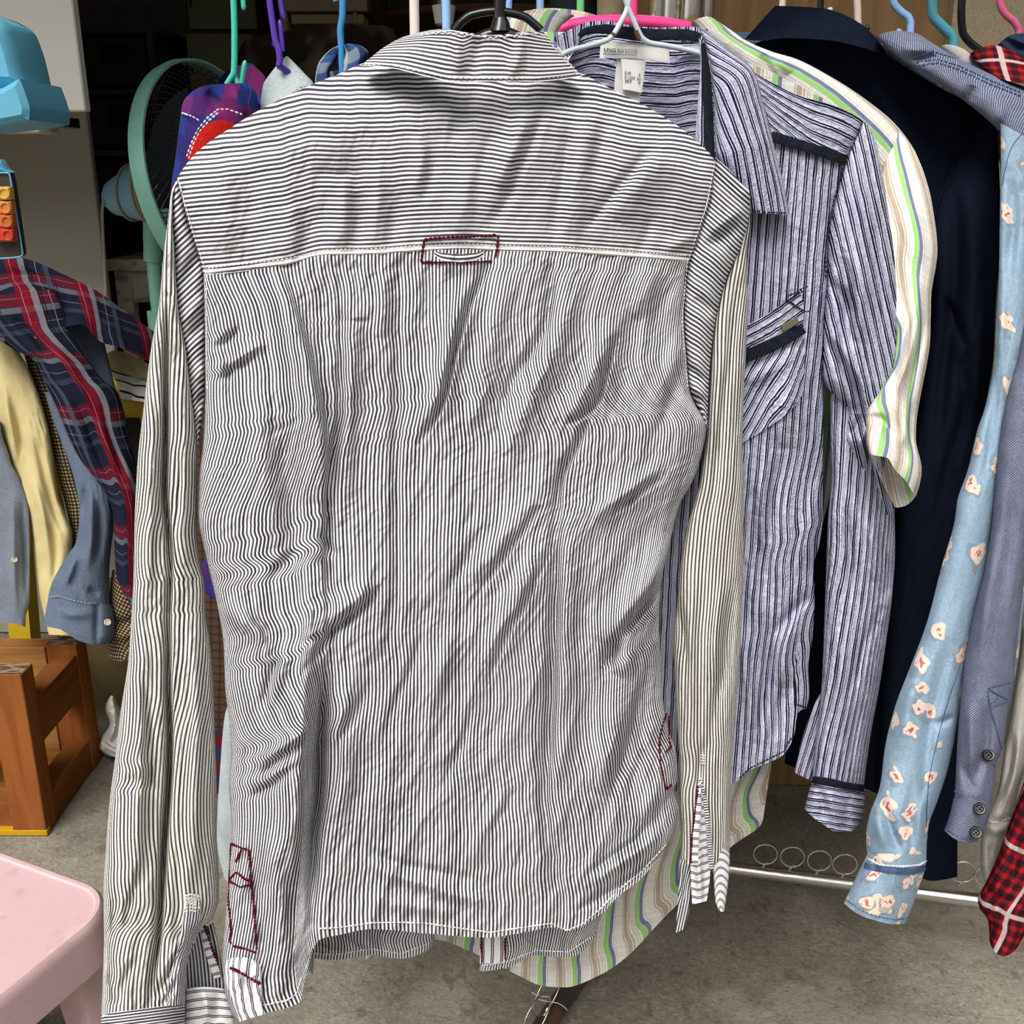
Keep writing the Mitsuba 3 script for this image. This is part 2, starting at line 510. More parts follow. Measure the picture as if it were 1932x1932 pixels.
def flowers(uv, size, keep, seed):
    """(petals, heart, leaf): printed blossoms scattered over the cloth."""
    x, y = uv.x / size, uv.y / size
    petal, heart, leaf = mi.Float(0), mi.Float(0), mi.Float(0)
    for a in (-1, 0, 1):
        for b in (-1, 0, 1):
            cx, cy = dr.floor(x) + a, dr.floor(y) + b
            r1, r2, r3, r4 = (cell_rand(cx, cy, seed + k) for k in range(4))
            on = dr.select(r4 < keep, mi.Float(1), mi.Float(0))
            dx, dy = x - cx - 0.15 - 0.7 * r1, y - cy - 0.15 - 0.7 * r2
            d, th = dr.sqrt(dx * dx + dy * dy), dr.atan2(dy, dx)
            R = (0.15 + 0.10 * r3) * (1 + 0.09 * dr.sin(4 * th + 6 * r1) + 0.95 * (noise(x * 7, y * 7, seed) - 0.5))
            petal = dr.maximum(petal, on * (1 - smoothstep(R - 0.02, R + 0.02, d)))
            heart = dr.maximum(heart, on * (1 - smoothstep(R * 0.62, R * 0.74, d + 0.12 * noise(x * 16, y * 16, seed + 5))))
            R2 = R * 1.35
            leaf = dr.maximum(leaf, on * (1 - smoothstep(R2 - 0.02, R2 + 0.02, dr.sqrt(dr.square(dx + 0.06) + dr.square(dy - 0.08)))))
    return petal, heart, leaf


def denim_blue(uv, lo, hi):
    t = noise(uv.x * 1900, uv.y * 600) * 0.6 + 0.4 * noise(uv.x * 500, uv.y * 1800)
    return mix(lo, hi, t) * (0.86 + 0.28 * fbm(uv.x * 45, uv.y * 30))


def floral_denim(p, n, uv):
    c = denim_blue(uv, (0.20, 0.32, 0.46), (0.36, 0.48, 0.60))
    for size, keep, seed in ((0.044, 0.72, 11), (0.028, 0.50, 23)):
        pe, he, le = flowers(uv, size, keep, seed)
        c = mix(c, (0.22, 0.24, 0.28), 0.55 * le)
        c = mix(c, (0.80, 0.66, 0.56), pe)
        red = he * smoothstep(0.42, 0.58, noise(uv.x * 420, uv.y * 420, seed))
        c = mix(c, (0.50, 0.085, 0.12), red * 0.9)
    return c


def twill(p, n, uv):
    d = rep(uv.x * 0.75 + uv.y * 0.66 + 0.0002 * noise(uv.x * 600, uv.y * 600), 0.00155)
    w = band(d, 0.0007, 0.0008, 0.0003) * (0.55 + 0.45 * noise(uv.x * 1400, uv.y * 1400))
    return mix((0.050, 0.062, 0.13), (0.31, 0.33, 0.41), w) * (0.84 + 0.32 * fbm(uv.x * 90, uv.y * 90))


def red_check(p, n, uv):
    u, v = uv.x + 0.0006 * (fbm(uv.x * 80, uv.y * 80) - 0.5), uv.y
    per = 0.0105
    a, b = band(rep(u, per), per * 0.5, per * 0.55, 0.0009), band(rep(v, per), per * 0.5, per * 0.55, 0.0009)
    fine = 0.5 + 0.5 * band(rep(u, 0.0018), 0.0009, 0.0009, 0.0003)
    c = mix((0.34, 0.012, 0.014), (0.010, 0.008, 0.014), dr.clip(0.70 * (a + b), 0, 1))
    c = mix(c, (0.10, 0.012, 0.016), 0.3 * fine)
    w = dr.maximum(band(rep(u + 0.004, 0.058), 0.012, 0.0042, 0.0004), band(rep(v, 0.058), 0.020, 0.0042, 0.0004))
    tw = band(rep(u + v, 0.0014), 0.0007, 0.0008, 0.0003)
    return mix(c, mix((0.72, 0.62, 0.62), (0.15, 0.05, 0.07), tw * 0.8), w * 0.9) * (0.85 + 0.3 * noise(uv.x * 1500, uv.y * 1500))


fabric('green_check', green_check)
fabric('navy_cotton', navy_cotton, bump_weave, 0.0003)
fabric('floral_denim', floral_denim, bump_weave, 0.0004)
fabric('twill', twill)
fabric('red_check', red_check)
fabric('grey_cotton', lambda p, n, uv: mix((0.40, 0.385, 0.37), (0.55, 0.53, 0.51), noise(uv.x * 1600, uv.y * 1600)) * (0.85 + 0.3 * fbm(uv.x * 40, uv.y * 40)), bump_weave, 0.0004)
fabric('dark_denim', lambda p, n, uv: denim_blue(uv, (0.012, 0.020, 0.050), (0.035, 0.050, 0.10)), bump_weave, 0.0004)
diffuse('denim_dark', rgb(0.08, 0.12, 0.23))
diffuse('denim_light', rgb(0.52, 0.62, 0.70))
diffuse('grey_thread', rgb(0.45, 0.43, 0.41))
plastic('black_button', (0.006, 0.006, 0.007), 0.38)
plastic('pink_plastic', (0.80, 0.05, 0.24), 0.3)
scene['tag_metal'] = {'type': 'twosided', 'bsdf': {'type': 'principled', 'base_color': rgb(0.20, 0.185, 0.12), 'roughness': 0.45, 'metallic': 0.6}}
scene['rusty_wire'] = {'type': 'twosided', 'bsdf': {'type': 'diffuse', 'reflectance': rgb(0.12, 0.07, 0.035)}}


def plaid_of(base, warp, weft, pu, pv, grain=1500):
    """Checked cloth: bands (position, width, colour, strength) across and along."""
    def fn(p, n, uv):
        u, v = uv.x + 0.001 * (fbm(uv.x * 40, uv.y * 40) - 0.5), uv.y + 0.001 * (fbm(uv.x * 40 + 5, uv.y * 40) - 0.5)
        c = mi.Color3f(base)
        f, g = rep(u, pu), rep(v, pv)
        for pos, w, col, a in weft:
            c = mix(c, col, a * band(g, pos, w, 0.0005))
        for pos, w, col, a in warp:
            c = mix(c, col, a * band(f, pos, w, 0.0005))
        return c * (0.84 + 0.32 * noise(uv.x * grain, uv.y * grain))
    return fn


RED, GREY, BLK, NVY = (0.21, 0.010, 0.022), (0.24, 0.24, 0.29), (0.010, 0.010, 0.014), (0.017, 0.021, 0.042)
BG = (0.060, 0.075, 0.125)
rn = [(0.010, 0.019, RED, .80), (0.0250, 0.009, GREY, .75), (0.0315, 0.0016, BLK, .9), (0.0350, 0.0016, BLK, .9), (0.060, 0.008, BG, .8), (0.0660, 0.0016, BLK, .8), (0.0700, 0.0016, BLK, .8), (0.045, 0.001, (0.45, 0.45, 0.5), .6), (0.008, 0.001, (0.6, 0.35, 0.4), .5)]
rw = [(q[0], q[1], q[2], q[3] * 0.62) for q in rn]
fabric('red_navy_plaid', plaid_of(NVY, rn, rw, 0.100, 0.098))
MG, BL = (0.20, 0.022, 0.115), (0.028, 0.045, 0.22)
fabric('magenta_check', plaid_of(BL, [(0.012, 0.014, MG, .8), (0.034, 0.0012, (0.35, 0.05, 0.15), .8), (0.058, 0.016, (0.05, 0.02, 0.12), .7)], [(0.020, 0.014, MG, .6), (0.055, 0.02, (0.02, 0.02, 0.10), .5)], 0.072, 0.075), bump_weave, 0.0006)
fabric('blue_check', plaid_of((0.05, 0.11, 0.26), [(0.010, 0.012, (0.012, 0.025, 0.09), .9), (0.026, 0.009, (0.50, 0.50, 0.50), .8)], [(0.012, 0.010, (0.35, 0.40, 0.48), .6), (0.030, 0.010, (0.01, 0.02, 0.08), .7)], 0.038, 0.036), bump_weave, 0.0006)
fabric('gingham', plaid_of((0.55, 0.42, 0.24), [(0.003, 0.0030, (0.015, 0.012, 0.012), .85)], [(0.003, 0.0030, (0.015, 0.012, 0.012), .85)], 0.0060, 0.0060))
fabric('striped_tee', plaid_of((0.80, 0.79, 0.78), [(0.010, 0.0045, (0.02, 0.02, 0.022), 1)], [], 0.024, 0.05))


def plain(lo, hi, a=1500, b=1500, blot=35):
    return lambda p, n, uv: mix(lo, hi, noise(uv.x * a, uv.y * b)) * (0.86 + 0.28 * fbm(uv.x * blot, uv.y * blot))


fabric('red_lining', plain((0.30, 0.008, 0.008), (0.46, 0.022, 0.016)), bump_weave, 0.0005)
fabric('pale_chambray', plain((0.30, 0.37, 0.40), (0.48, 0.54, 0.56), 900, 2200), bump_weave, 0.0004)
fabric('yellow_cotton', plain((0.68, 0.57, 0.28), (0.78, 0.67, 0.36)))
fabric('straw_cotton', plain((0.46, 0.40, 0.20), (0.58, 0.51, 0.28)))
fabric('chambray', lambda p, n, uv: denim_blue(uv, (0.090, 0.125, 0.20), (0.20, 0.255, 0.35)), bump_weave, 0.0004)
fabric('oxford', plain((0.16, 0.19, 0.25), (0.28, 0.31, 0.39), 2000, 700))
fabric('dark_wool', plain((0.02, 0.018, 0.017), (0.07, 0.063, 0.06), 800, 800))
fabric('white_canvas', plain((0.55, 0.54, 0.52), (0.68, 0.67, 0.65)))
fabric('brown_plush', lambda p, n, uv: mix((0.020, 0.014, 0.011), (0.075, 0.055, 0.046), smoothstep(0.45, 0.8, fbm(uv.x * 26, uv.y * 26, 0.0, 3))), lambda p, n, uv: fbm(uv.x * 60, uv.y * 60), 0.004)


def stool_pink(p, n, uv):
    """Pink plastic, rubbed to a flesh tone in flecks and scratches."""
    w = smoothstep(0.62, 0.74, fbm(p.x * 26, p.y * 26, p.z * 26, 3))
    s = smoothstep(0.70, 0.78, noise(p.x * 260, p.y * 120, p.z * 200))
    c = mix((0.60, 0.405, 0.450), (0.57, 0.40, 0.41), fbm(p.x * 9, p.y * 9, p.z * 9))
    c = mix(c, (0.70, 0.52, 0.47), 0.5 * w)
    dirt = smoothstep(0.72, 0.85, fbm(p.x * 44 + 3, p.y * 44, p.z * 44, 2))
    c = mix(c, (0.38, 0.26, 0.25), 0.30 * dirt)
    return mix(c, (0.55, 0.40, 0.37), 0.15 * s)


scene['stool_pink'] = {'type': 'twosided', 'bsdf': {'type': 'principled', 'base_color': proc(stool_pink), 'roughness': 0.5, 'specular': 0.4}}


def wood(lo, mid, hi, axis, ends_too=False):
    def fn(p, n, uv):
        a, b, c = (p.x, p.y, p.z) if axis == 2 else (p.z, p.y, p.x)
        g = fbm(a * 90 + 6 * fbm(a * 6, b * 6, c * 2), b * 90, c * 5, 3)
        c1 = mix(lo, hi, smoothstep(0.25, 0.75, g))
        c1 = mix(c1, mid, 0.5 * fbm(a * 14, b * 14, c * 3))
        top = smoothstep(0.85, 0.95, dr.abs(n.z)) if ends_too else mi.Float(0)
        ends = mix((0.10, 0.065, 0.040), (0.34, 0.25, 0.18), smoothstep(0.35, 0.65, fbm(p.x * 60, p.y * 240 + 3 * noise(p.x * 40, p.y * 40), 0.0, 2)))
        return mix(c1, ends, top)
    return fn


diffuse('wood_leg', proc(wood((0.205, 0.060, 0.017), (0.275, 0.095, 0.029), (0.32, 0.115, 0.035), 2, True)))
diffuse('wood_side', proc(lambda p, n, uv: mix((0.15, 0.048, 0.016), (0.28, 0.105, 0.034), fbm(p.x * 60, p.y * 7, p.z * 60, 3))))
diffuse('wood_rail', proc(wood((0.24, 0.095, 0.028), (0.35, 0.165, 0.055), (0.40, 0.21, 0.072), 0)))
diffuse('yellow_paint', rgb(0.52, 0.30, 0.02))
diffuse('white_laminate', proc(lambda p, n, uv: mix((0.68, 0.67, 0.64), (0.74, 0.73, 0.70), fbm(p.x * 5, p.y * 5, p.z * 5))))
diffuse('worn_white', proc(lambda p, n, uv: mix((0.58, 0.53, 0.45), (0.30, 0.25, 0.19), smoothstep(0.5, 0.7, fbm(p.x * 30, p.y * 30, p.z * 30)))))
diffuse('plywood', proc(wood((0.15, 0.090, 0.042), (0.20, 0.125, 0.062), (0.245, 0.155, 0.080), 2)))
diffuse('beige_cloth_board', proc(lambda p, n, uv: mix((0.26, 0.21, 0.145), (0.36, 0.30, 0.215), noise(p.x * 500, p.y * 90, p.z * 350))))
diffuse('dark_frame', rgb(0.055, 0.050, 0.046))
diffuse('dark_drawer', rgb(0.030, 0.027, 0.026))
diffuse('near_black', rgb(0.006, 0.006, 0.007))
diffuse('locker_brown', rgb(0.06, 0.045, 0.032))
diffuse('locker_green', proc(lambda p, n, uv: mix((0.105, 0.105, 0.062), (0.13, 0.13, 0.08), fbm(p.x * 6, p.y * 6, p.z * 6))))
diffuse('beige_board', rgb(0.27, 0.21, 0.145))
diffuse('brown_board', rgb(0.13, 0.065, 0.032))
diffuse('khaki_plastic', rgb(0.20, 0.165, 0.085))
diffuse('beige_cord', rgb(0.33, 0.29, 0.24))
plastic('black_wire', (0.012, 0.013, 0.014), 0.3)
plastic('fan_blade', (0.03, 0.045, 0.055), 0.3)
plastic('smoked_plastic', (0.05, 0.043, 0.036), 0.3)
plastic('cream_button', (0.60, 0.54, 0.36), 0.3)
for nm_, c_ in (('block_yellow', (0.62, 0.40, 0.07)), ('block_orange', (0.60, 0.22, 0.05)), ('block_deep_orange', (0.52, 0.13, 0.03)), ('block_red', (0.50, 0.045, 0.02))):
    plastic(nm_, c_, 0.35)
scene['chrome'] = {'type': 'twosided', 'bsdf': {'type': 'roughconductor', 'material': 'none', 'specular_reflectance': rgb(0.72, 0.71, 0.69), 'alpha': 0.16}}
scene['chrome_rusty'] = {'type': 'twosided', 'bsdf': {'type': 'blendbsdf', 'weight': proc(lambda p, n, uv: 0.9 * smoothstep(0.52, 0.62, fbm(p.x * 90, p.y * 90, p.z * 60, 3))),
                         'first': {'type': 'roughconductor', 'material': 'none', 'specular_reflectance': rgb(0.60, 0.57, 0.52), 'alpha': 0.10}, 'second': {'type': 'diffuse', 'reflectance': rgb(0.20, 0.12, 0.06)}}}
scene['rusty_steel'] = {'type': 'twosided', 'bsdf': {'type': 'principled', 'base_color': proc(lambda p, n, uv: mix((0.050, 0.044, 0.040), (0.12, 0.055, 0.035), smoothstep(0.55, 0.7, fbm(p.x * 40, p.y * 40, p.z * 40, 3)))), 'roughness': 0.5, 'metallic': 0.3}}
scene['clear_plastic'] = {'type': 'thindielectric', 'int_ior': 1.4}

fabric('brown_check', plaid_of((0.070, 0.043, 0.031), [(0.004, 0.003, (0.03, 0.018, 0.015), .7)], [(0.004, 0.003, (0.03, 0.018, 0.015), .7)], 0.010, 0.010))
fabric('slate_cotton', plain((0.045, 0.050, 0.060), (0.085, 0.090, 0.10)))
fabric('dull_green_cotton', plain((0.05, 0.06, 0.04), (0.09, 0.10, 0.07)))
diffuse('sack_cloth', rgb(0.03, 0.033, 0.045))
fabric('dark_red_check', plaid_of((0.020, 0.025, 0.075), [(0.01, 0.012, (0.11, 0.008, 0.012), .9)], [(0.012, 0.016, (0.11, 0.008, 0.012), .9)], 0.03, 0.036))

diffuse('shaded_laminate', proc(lambda p, n, uv: mix((0.30, 0.29, 0.265), (0.36, 0.35, 0.32), fbm(p.x * 5, p.y * 5, p.z * 5))))  # white cabinet panel, the shade under its ledge put into the colour

fabric('dull_denim', lambda p, n, uv: denim_blue(uv, (0.05, 0.085, 0.14), (0.11, 0.155, 0.22)), bump_weave, 0.0004)
# ------------------------------------------------------------------ the place: an open carport with a dark store behind
def concrete(p, n, uv):
    a = fbm(p.x * 3.1, p.y * 3.1, 0.0, 4)
    b = fbm(p.x * 14 + 7, p.y * 11, 0.0, 4)
    c = mix((0.180, 0.163, 0.134), (0.285, 0.263, 0.225), smoothstep(0.3, 0.7, a))
    c = c * (0.78 + 0.44 * b)
    sand = noise(p.x * 420, p.y * 420) * noise(p.x * 190 + 3, p.y * 190)
    c = c * (0.86 + 0.5 * sand)
    blot = smoothstep(0.60, 0.72, fbm(p.x * 9 + 31, p.y * 9, 0.0, 3))
    c = mix(c, (0.30, 0.285, 0.25), 0.45 * blot)
    dark = smoothstep(0.68, 0.80, fbm(p.x * 60, p.y * 46 + 11, 0.0, 3))
    c = mix(c, (0.055, 0.048, 0.038), 0.35 * dark)
    speck = smoothstep(0.10, 0.05, voronoi(p.x * 55, p.y * 55)[0])
    return mix(c, (0.07, 0.06, 0.05), 0.5 * speck)


scene['concrete'] = {'type': 'twosided', 'bsdf': {'type': 'bumpmap', 'bsdf': {'type': 'diffuse', 'reflectance': proc(concrete)},
                     'texture': proc(lambda p, n, uv: fbm(p.x * 60, p.y * 60, 0.0, 3) + 0.4 * noise(p.x * 400, p.y * 400), 8e-4), 'scale': 0.002}}
diffuse('wall_paint', proc(lambda p, n, uv: mix((0.20, 0.19, 0.17), (0.30, 0.29, 0.26), fbm(p.x * 2, p.y * 2, p.z * 2))))
g = np.linspace(-8, 8, 61)
gx, gy = np.meshgrid(g, np.linspace(-6.2, 7.8, 57))
struct('floor', mikit.ply((np.stack([gx, gy, 0.004 * (meshkit.noise(np.stack([gx * 2, gy * 2, gx * 0], -1)) - 0.5) - 0.002], -1).reshape(-1, 3), grid_faces(57, 61)), 'concrete', smooth=True))
struct('wall_back', mikit.ply(box((-3.2, 7.6, 0), (2.6, 7.7, 2.6)), 'wall_paint'))
struct('wall_left', mikit.ply(box((-3.3, 0.9, 0), (-3.2, 7.7, 2.6)), 'wall_paint'))
struct('wall_right', mikit.ply(box((2.5, -2.6, 0), (2.6, 7.7, 2.6)), 'wall_paint'))  # its unseen front stretch is added to cut light from the right
struct('ceiling', mikit.ply(box((-3.3, 0.35, 2.6), (2.6, 7.7, 2.7)), 'wall_paint'))
struct('wall_added_beam', mikit.ply(box((-3.2, 2.62, 1.85), (2.5, 2.74, 2.6)), 'wall_paint'))       # unseen beam added to keep sky light out of the store
struct('wall_added_opposite', mikit.ply(box((-8, -6.2, 0), (8, -6.0, 3.4)), 'wall_paint'))                 # unseen wall added across the lane to block low sky light
# ------------------------------------------------------------------ the large striped shirt seen from behind
MAIN = plane(0.72, 0.27)
shirt = thing('shirt', 'white and black fine-striped shirt hanging in front with its back to the viewer', 'shirt')

body_folds = [
    # the long pleats and darts
    (42, 0.016, 0.9, 520, 500, 545, 560, 575, 650, 596, 740, 612, 860, 618, 960),
    (10, -0.006, 0.3, 533, 505, 556, 570, 580, 640, 600, 720, 617, 820, 620, 900),
    (13, -0.007, -0.6, 640, 505, 644, 600, 641, 700, 640, 780, 622, 880, 617, 1000, 620, 1150, 626, 1250),
    (26, 0.006, 0.5, 672, 500, 668, 600, 660, 720, 652, 860, 648, 980),
    (11, -0.0035, 0, 677, 490, 676, 540, 672, 600),
    (12, -0.004, 0.3, 752, 500, 752, 620, 750, 760, 748, 900, 749, 1024, 747, 1117, 740, 1158, 735, 1210, 705, 1255),
    (9, -0.008, 0.6, 926, 490, 916, 520, 890, 565, 873, 617, 860, 661, 836, 757, 815, 800, 790, 838),
    (30, 0.009, -0.5, 905, 500, 885, 540, 862, 600, 846, 661, 822, 750, 790, 815),
    (22, 0.005, 0, 960, 490, 945, 560, 925, 640, 905, 730, 880, 830),
    (12, -0.0055, 0.6, 1037, 482, 1040, 559, 1031, 616, 1000, 670, 971, 713, 950, 770, 934, 830),
    (26, 0.007, -0.3, 1062, 500, 1066, 570, 1052, 640, 1020, 710, 985, 790, 950, 870),
    (8, -0.0065, 0.6, 1165, 640, 1145, 700, 1129, 756, 1100, 785, 1071, 800),
    (24, 0.008, -0.5, 1150, 600, 1122, 690, 1100, 745, 1062, 790),
    (9, -0.007, 0.5, 1112, 790, 1096, 826, 1082, 855, 1060, 900, 1052, 962),
    (14, -0.007, 0.5, 1055, 880, 1052, 962, 1050, 1086, 1049, 1180, 1041, 1288, 1037, 1397, 1028, 1500, 1032, 1562, 1048, 1640, 1066, 1748),
    (22, 0.005, -0.4, 1075, 960, 1070, 1100, 1066, 1250, 1060, 1400, 1055, 1500),
    # drag lines from the right shoulder down to the left
    (11, -0.005, 0.7, 1024, 950, 1000, 985, 962, 1037, 935, 1075, 906, 1120),
    (26, 0.006, -0.4, 1010, 930, 975, 985, 940, 1030, 890, 1100),
    (11, -0.005, 0.7, 1037, 1037, 1018, 1085, 1002, 1117, 985, 1150, 962, 1189, 945, 1230, 922, 1290),
    (26, 0.006, -0.4, 1025, 1020, 990, 1090, 955, 1160, 915, 1260),
    (10, -0.006, 0.6, 1250, 902, 1215, 925, 1189, 947, 1172, 958, 1155, 972),
    (20, 0.007, -0.4, 1240, 880, 1200, 918, 1160, 945, 1120, 985),
    (11, -0.013, 0.5, 1262, 1080, 1229, 1130, 1208, 1155, 1189, 1180, 1170, 1203),
    (32, 0.016, 0.6, 1280, 1010, 1235, 1095, 1200, 1140, 1172, 1180, 1150, 1225),
    (15, -0.008, 0.6, 1168, 1203, 1160, 1225, 1146, 1262),
    (20, 0.008, 0, 1205, 1190, 1190, 1230, 1170, 1280),
    (15, -0.008, -0.5, 1222, 1265, 1208, 1320, 1189, 1397, 1170, 1450, 1148, 1500),
    (28, 0.008, 0.3, 1180, 1270, 1165, 1340, 1150, 1420, 1120, 1500),
    (9, -0.003, 0, 976, 1480, 955, 1520, 933, 1556, 920, 1580, 911, 1606, 905, 1640),
    (18, 0.004, 0, 960, 1490, 935, 1540, 915, 1580, 890, 1640),
    (10, -0.004, 0.4, 890, 1340, 875, 1400, 850, 1450, 836, 1500),
    (14, 0.003, 0, 860, 1180, 835, 1260, 818, 1340),
    (9, -0.003, 0.3, 905, 1000, 880, 1060, 850, 1110, 838, 1180),
    (9, -0.003, 0.3, 800, 1180, 775, 1260, 745, 1330, 725, 1400),
    # left half
    (10, -0.0055, -0.5, 722, 1098, 702, 1125, 679, 1150, 650, 1175, 620, 1200, 595, 1238, 572, 1266),
    (20, 0.006, 0.4, 700, 1090, 670, 1130, 640, 1155, 600, 1190),
    (12, -0.006, 0.4, 694, 1296, 668, 1350, 642, 1397, 636, 1450, 628, 1500),
    (12, -0.014, -0.2, 622, 1235, 612, 1300, 606, 1366, 603, 1430, 601, 1500, 592, 1580, 590, 1650, 588, 1740),
    (46, 0.017, 0.75, 585, 1200, 575, 1290, 568, 1380, 560, 1480, 552, 1580, 545, 1680),
    (24, 0.007, -0.3, 655, 1290, 645, 1370, 640, 1460, 635, 1560),
    (9, -0.005, 0.4, 470, 1142, 480, 1165, 502, 1190, 510, 1220, 522, 1245),
    (18, 0.006, 0, 420, 1130, 450, 1165, 480, 1185, 500, 1215, 512, 1260),
    (9, -0.006, 0.3, 530, 1240, 515, 1270, 506, 1300, 499, 1337),
    (16, 0.006, -0.3, 548, 1210, 535, 1250, 520, 1290, 512, 1340),
    (9, -0.005, -0.5, 585, 1390, 555, 1412, 521, 1434, 502, 1455, 485, 1475),
    (15, 0.007, 0.3, 590, 1370, 550, 1395, 515, 1420, 480, 1450),
    (9, -0.005, -0.4, 560, 1445, 525, 1470, 500, 1490, 475, 1500),
    (13, 0.005, 0.2, 540, 1440, 505, 1465, 470, 1480),
    (10, -0.003, 0, 560, 1040, 530, 1070, 510, 1100),
    (14, 0.004, 0.3, 585, 1010, 600, 1040, 622, 1062),
    (8, -0.003, 0, 600, 1005, 618, 1030, 640, 1050),
    (9, -0.0035, -0.3, 452, 618, 430, 640, 405, 655),
    (9, -0.0035, -0.3, 490, 660, 450, 690, 412, 720),
    (12, 0.004, 0, 500, 640, 460, 672, 420, 690),
    (10, -0.003, 0, 430, 640, 432, 700, 440, 760, 452, 800),
    (26, 0.006, 0, 470, 760, 490, 850, 505, 950, 520, 1040),
    (22, -0.005, 0, 525, 780, 540, 870, 555, 960, 560, 1040),
    (6, -0.0012, 0.5, 645, 603, 668, 606, 706, 603),
    # below: the seat of the hem
    (12, 0.004, 0, 690, 1622, 740, 1650, 800, 1668, 860, 1690, 920, 1700),
    (10, -0.003, 0, 690, 1600, 760, 1632, 830, 1646, 900, 1660),
    (14, 0.003, 0, 700, 1700, 780, 1710, 860, 1726),
    (10, -0.006, -0.4, 1228, 1550, 1200, 1585, 1166, 1609, 1140, 1628, 1113, 1648),
    (18, 0.007, 0.4, 1240, 1570, 1205, 1605, 1165, 1632, 1120, 1665),
    (9, -0.006, 0.3, 1265, 1594, 1230, 1630, 1197, 1655, 1140, 1690, 1088, 1718),
    (16, 0.005, 0, 1250, 1460, 1235, 1500, 1205, 1550),
    (10, -0.005, 0, 1215, 1410, 1200, 1460, 1180, 1520),
    (18, 0.007, 0, 500, 1560, 520, 1650, 530, 1750, 535, 1850),
    (10, -0.004, 0, 470, 1560, 478, 1650, 490, 1760, 500, 1850),
    (20, -0.004, 0, 1200, 560, 1190, 640, 1175, 720, 1165, 800),
    (14, 0.004, 0, 1230, 500, 1215, 560, 1190, 600),
    (12, -0.003, 0, 1260, 520, 1240, 600, 1220, 680),
    (16, 0.004, 0, 1290, 640, 1262, 700, 1245, 770),
    (12, -0.0035, 0, 1280, 700, 1262, 760, 1240, 830),
    (11, -0.0035, 0, 800, 500, 806, 560, 800, 620),
    (12, 0.003, 0, 720, 500, 722, 560, 716, 640),
]
body = cloth(shirt, 'body', 'striped_cotton',
             [384, 518, 387, 640, 388, 740, 384, 830, 376, 900, 374, 970, 390, 1055, 409, 1136, 422, 1220, 425, 1300, 433, 1366, 436, 1432, 432, 1480, 437, 1561, 432, 1650, 425, 1740, 420, 1810, 424, 1867, 440, 1915],
             [1300, 494, 1293, 512, 1290, 600, 1296, 685, 1301, 736, 1312, 764, 1333, 804, 1330, 827, 1321, 867, 1308, 905, 1282, 953, 1263, 1030, 1248, 1099, 1244, 1180, 1246, 1242, 1251, 1319, 1262, 1380, 1276, 1423, 1278, 1470, 1272, 1491, 1280, 1529, 1268, 1578],
             Tp=[(533, 500, .165), (614, 481, .252), (692, 480, .337), (794, 473, .448), (880, 470, .542), (948, 473, .616), (1041, 475, .717), (1173, 483, .862)],
             Bp=[(459, 1925, .03), (501, 1912, .09), (545, 1900, .15), (566, 1890, .172), (577, 1840, .186), (592, 1788, .21), (605, 1772, .252), (640, 1764, .30), (700, 1753, .365), (815, 1762, .48), (917, 1769, .59), (985, 1760, .66), (1042, 1750, .717), (1073, 1755, .755), (1135, 1724, .82), (1166, 1692, .86), (1212, 1655, .92)],
             nu=430, nv=620, Y=MAIN, bulge=[0.02, 0.035, 0.045, 0.04, 0.04], p=2.6, k=2.2, decay=2.2, folds=body_folds, back=[0.015, 0.03, 0.035, 0.03], norm=True, even=True, kx=0.42, gain=1.6,
             crinkle=[(0.0024, 122, 80, 15, 3), (0.0019, 95, 120, 11, 11), (0.0016, 150, 60, 12, 21), (0.0062, 112, 190, 42, 31), (0.0010, 116, 70, 6, 35), (0.0008, 84, 90, 6, 37)])
BODY = surf_y(body)

yoke_folds = [
    (16, 0.004, 0, 783, 246, 797, 300, 790, 340, 782, 370), (14, -0.003, 0, 800, 250, 815, 310, 800, 370),
    (15, -0.005, 0.5, 1039, 175, 1018, 230, 1000, 280, 980, 320, 964, 362, 945, 400, 925, 430), (34, 0.006, -0.3, 1005, 180, 985, 240, 965, 300, 945, 360),
    (17, -0.005, 0.5, 1085, 220, 1074, 280, 1065, 336, 1054, 400, 1045, 465), (30, 0.006, -0.3, 1105, 215, 1098, 290, 1088, 360, 1078, 450),
    (13, -0.005, 0.6, 1240, 272, 1215, 300, 1188, 334, 1160, 365, 1140, 392, 1110, 430), (30, 0.006, -0.2, 1262, 285, 1225, 325, 1190, 370, 1160, 420),
    (16, -0.004, 0, 1165, 192, 1140, 240, 1125, 300, 1112, 350), (14, -0.003, 0, 1232, 400, 1220, 440, 1205, 480),
    (20, 0.004, 0, 545, 380, 552, 430, 545, 490), (20, -0.004, 0, 575, 390, 578, 440, 570, 490), (22, 0.004, 0, 640, 330, 650, 400, 640, 470),
    (18, -0.004, 0, 668, 360, 675, 420, 668, 475), (18, 0.003, 0, 705, 300, 712, 380, 706, 470), (16, -0.003, 0, 740, 360, 744, 420, 738, 472),
    (22, -0.004, 0.3, 905, 165, 890, 200, 870, 235, 850, 260), (26, 0.004, 0, 900, 300, 880, 370, 860, 440), (14, -0.003, 0, 925, 250, 905, 330, 895, 400),
    (40, -0.006, 0, 455, 260, 470, 340, 462, 430), (30, 0.004, 0, 410, 330, 425, 400, 430, 480), (40, 0.005, 0, 600, 200, 620, 270, 625, 330),
    (12, 0.003, 0, 1255, 470, 1280, 460, 1310, 440),
]
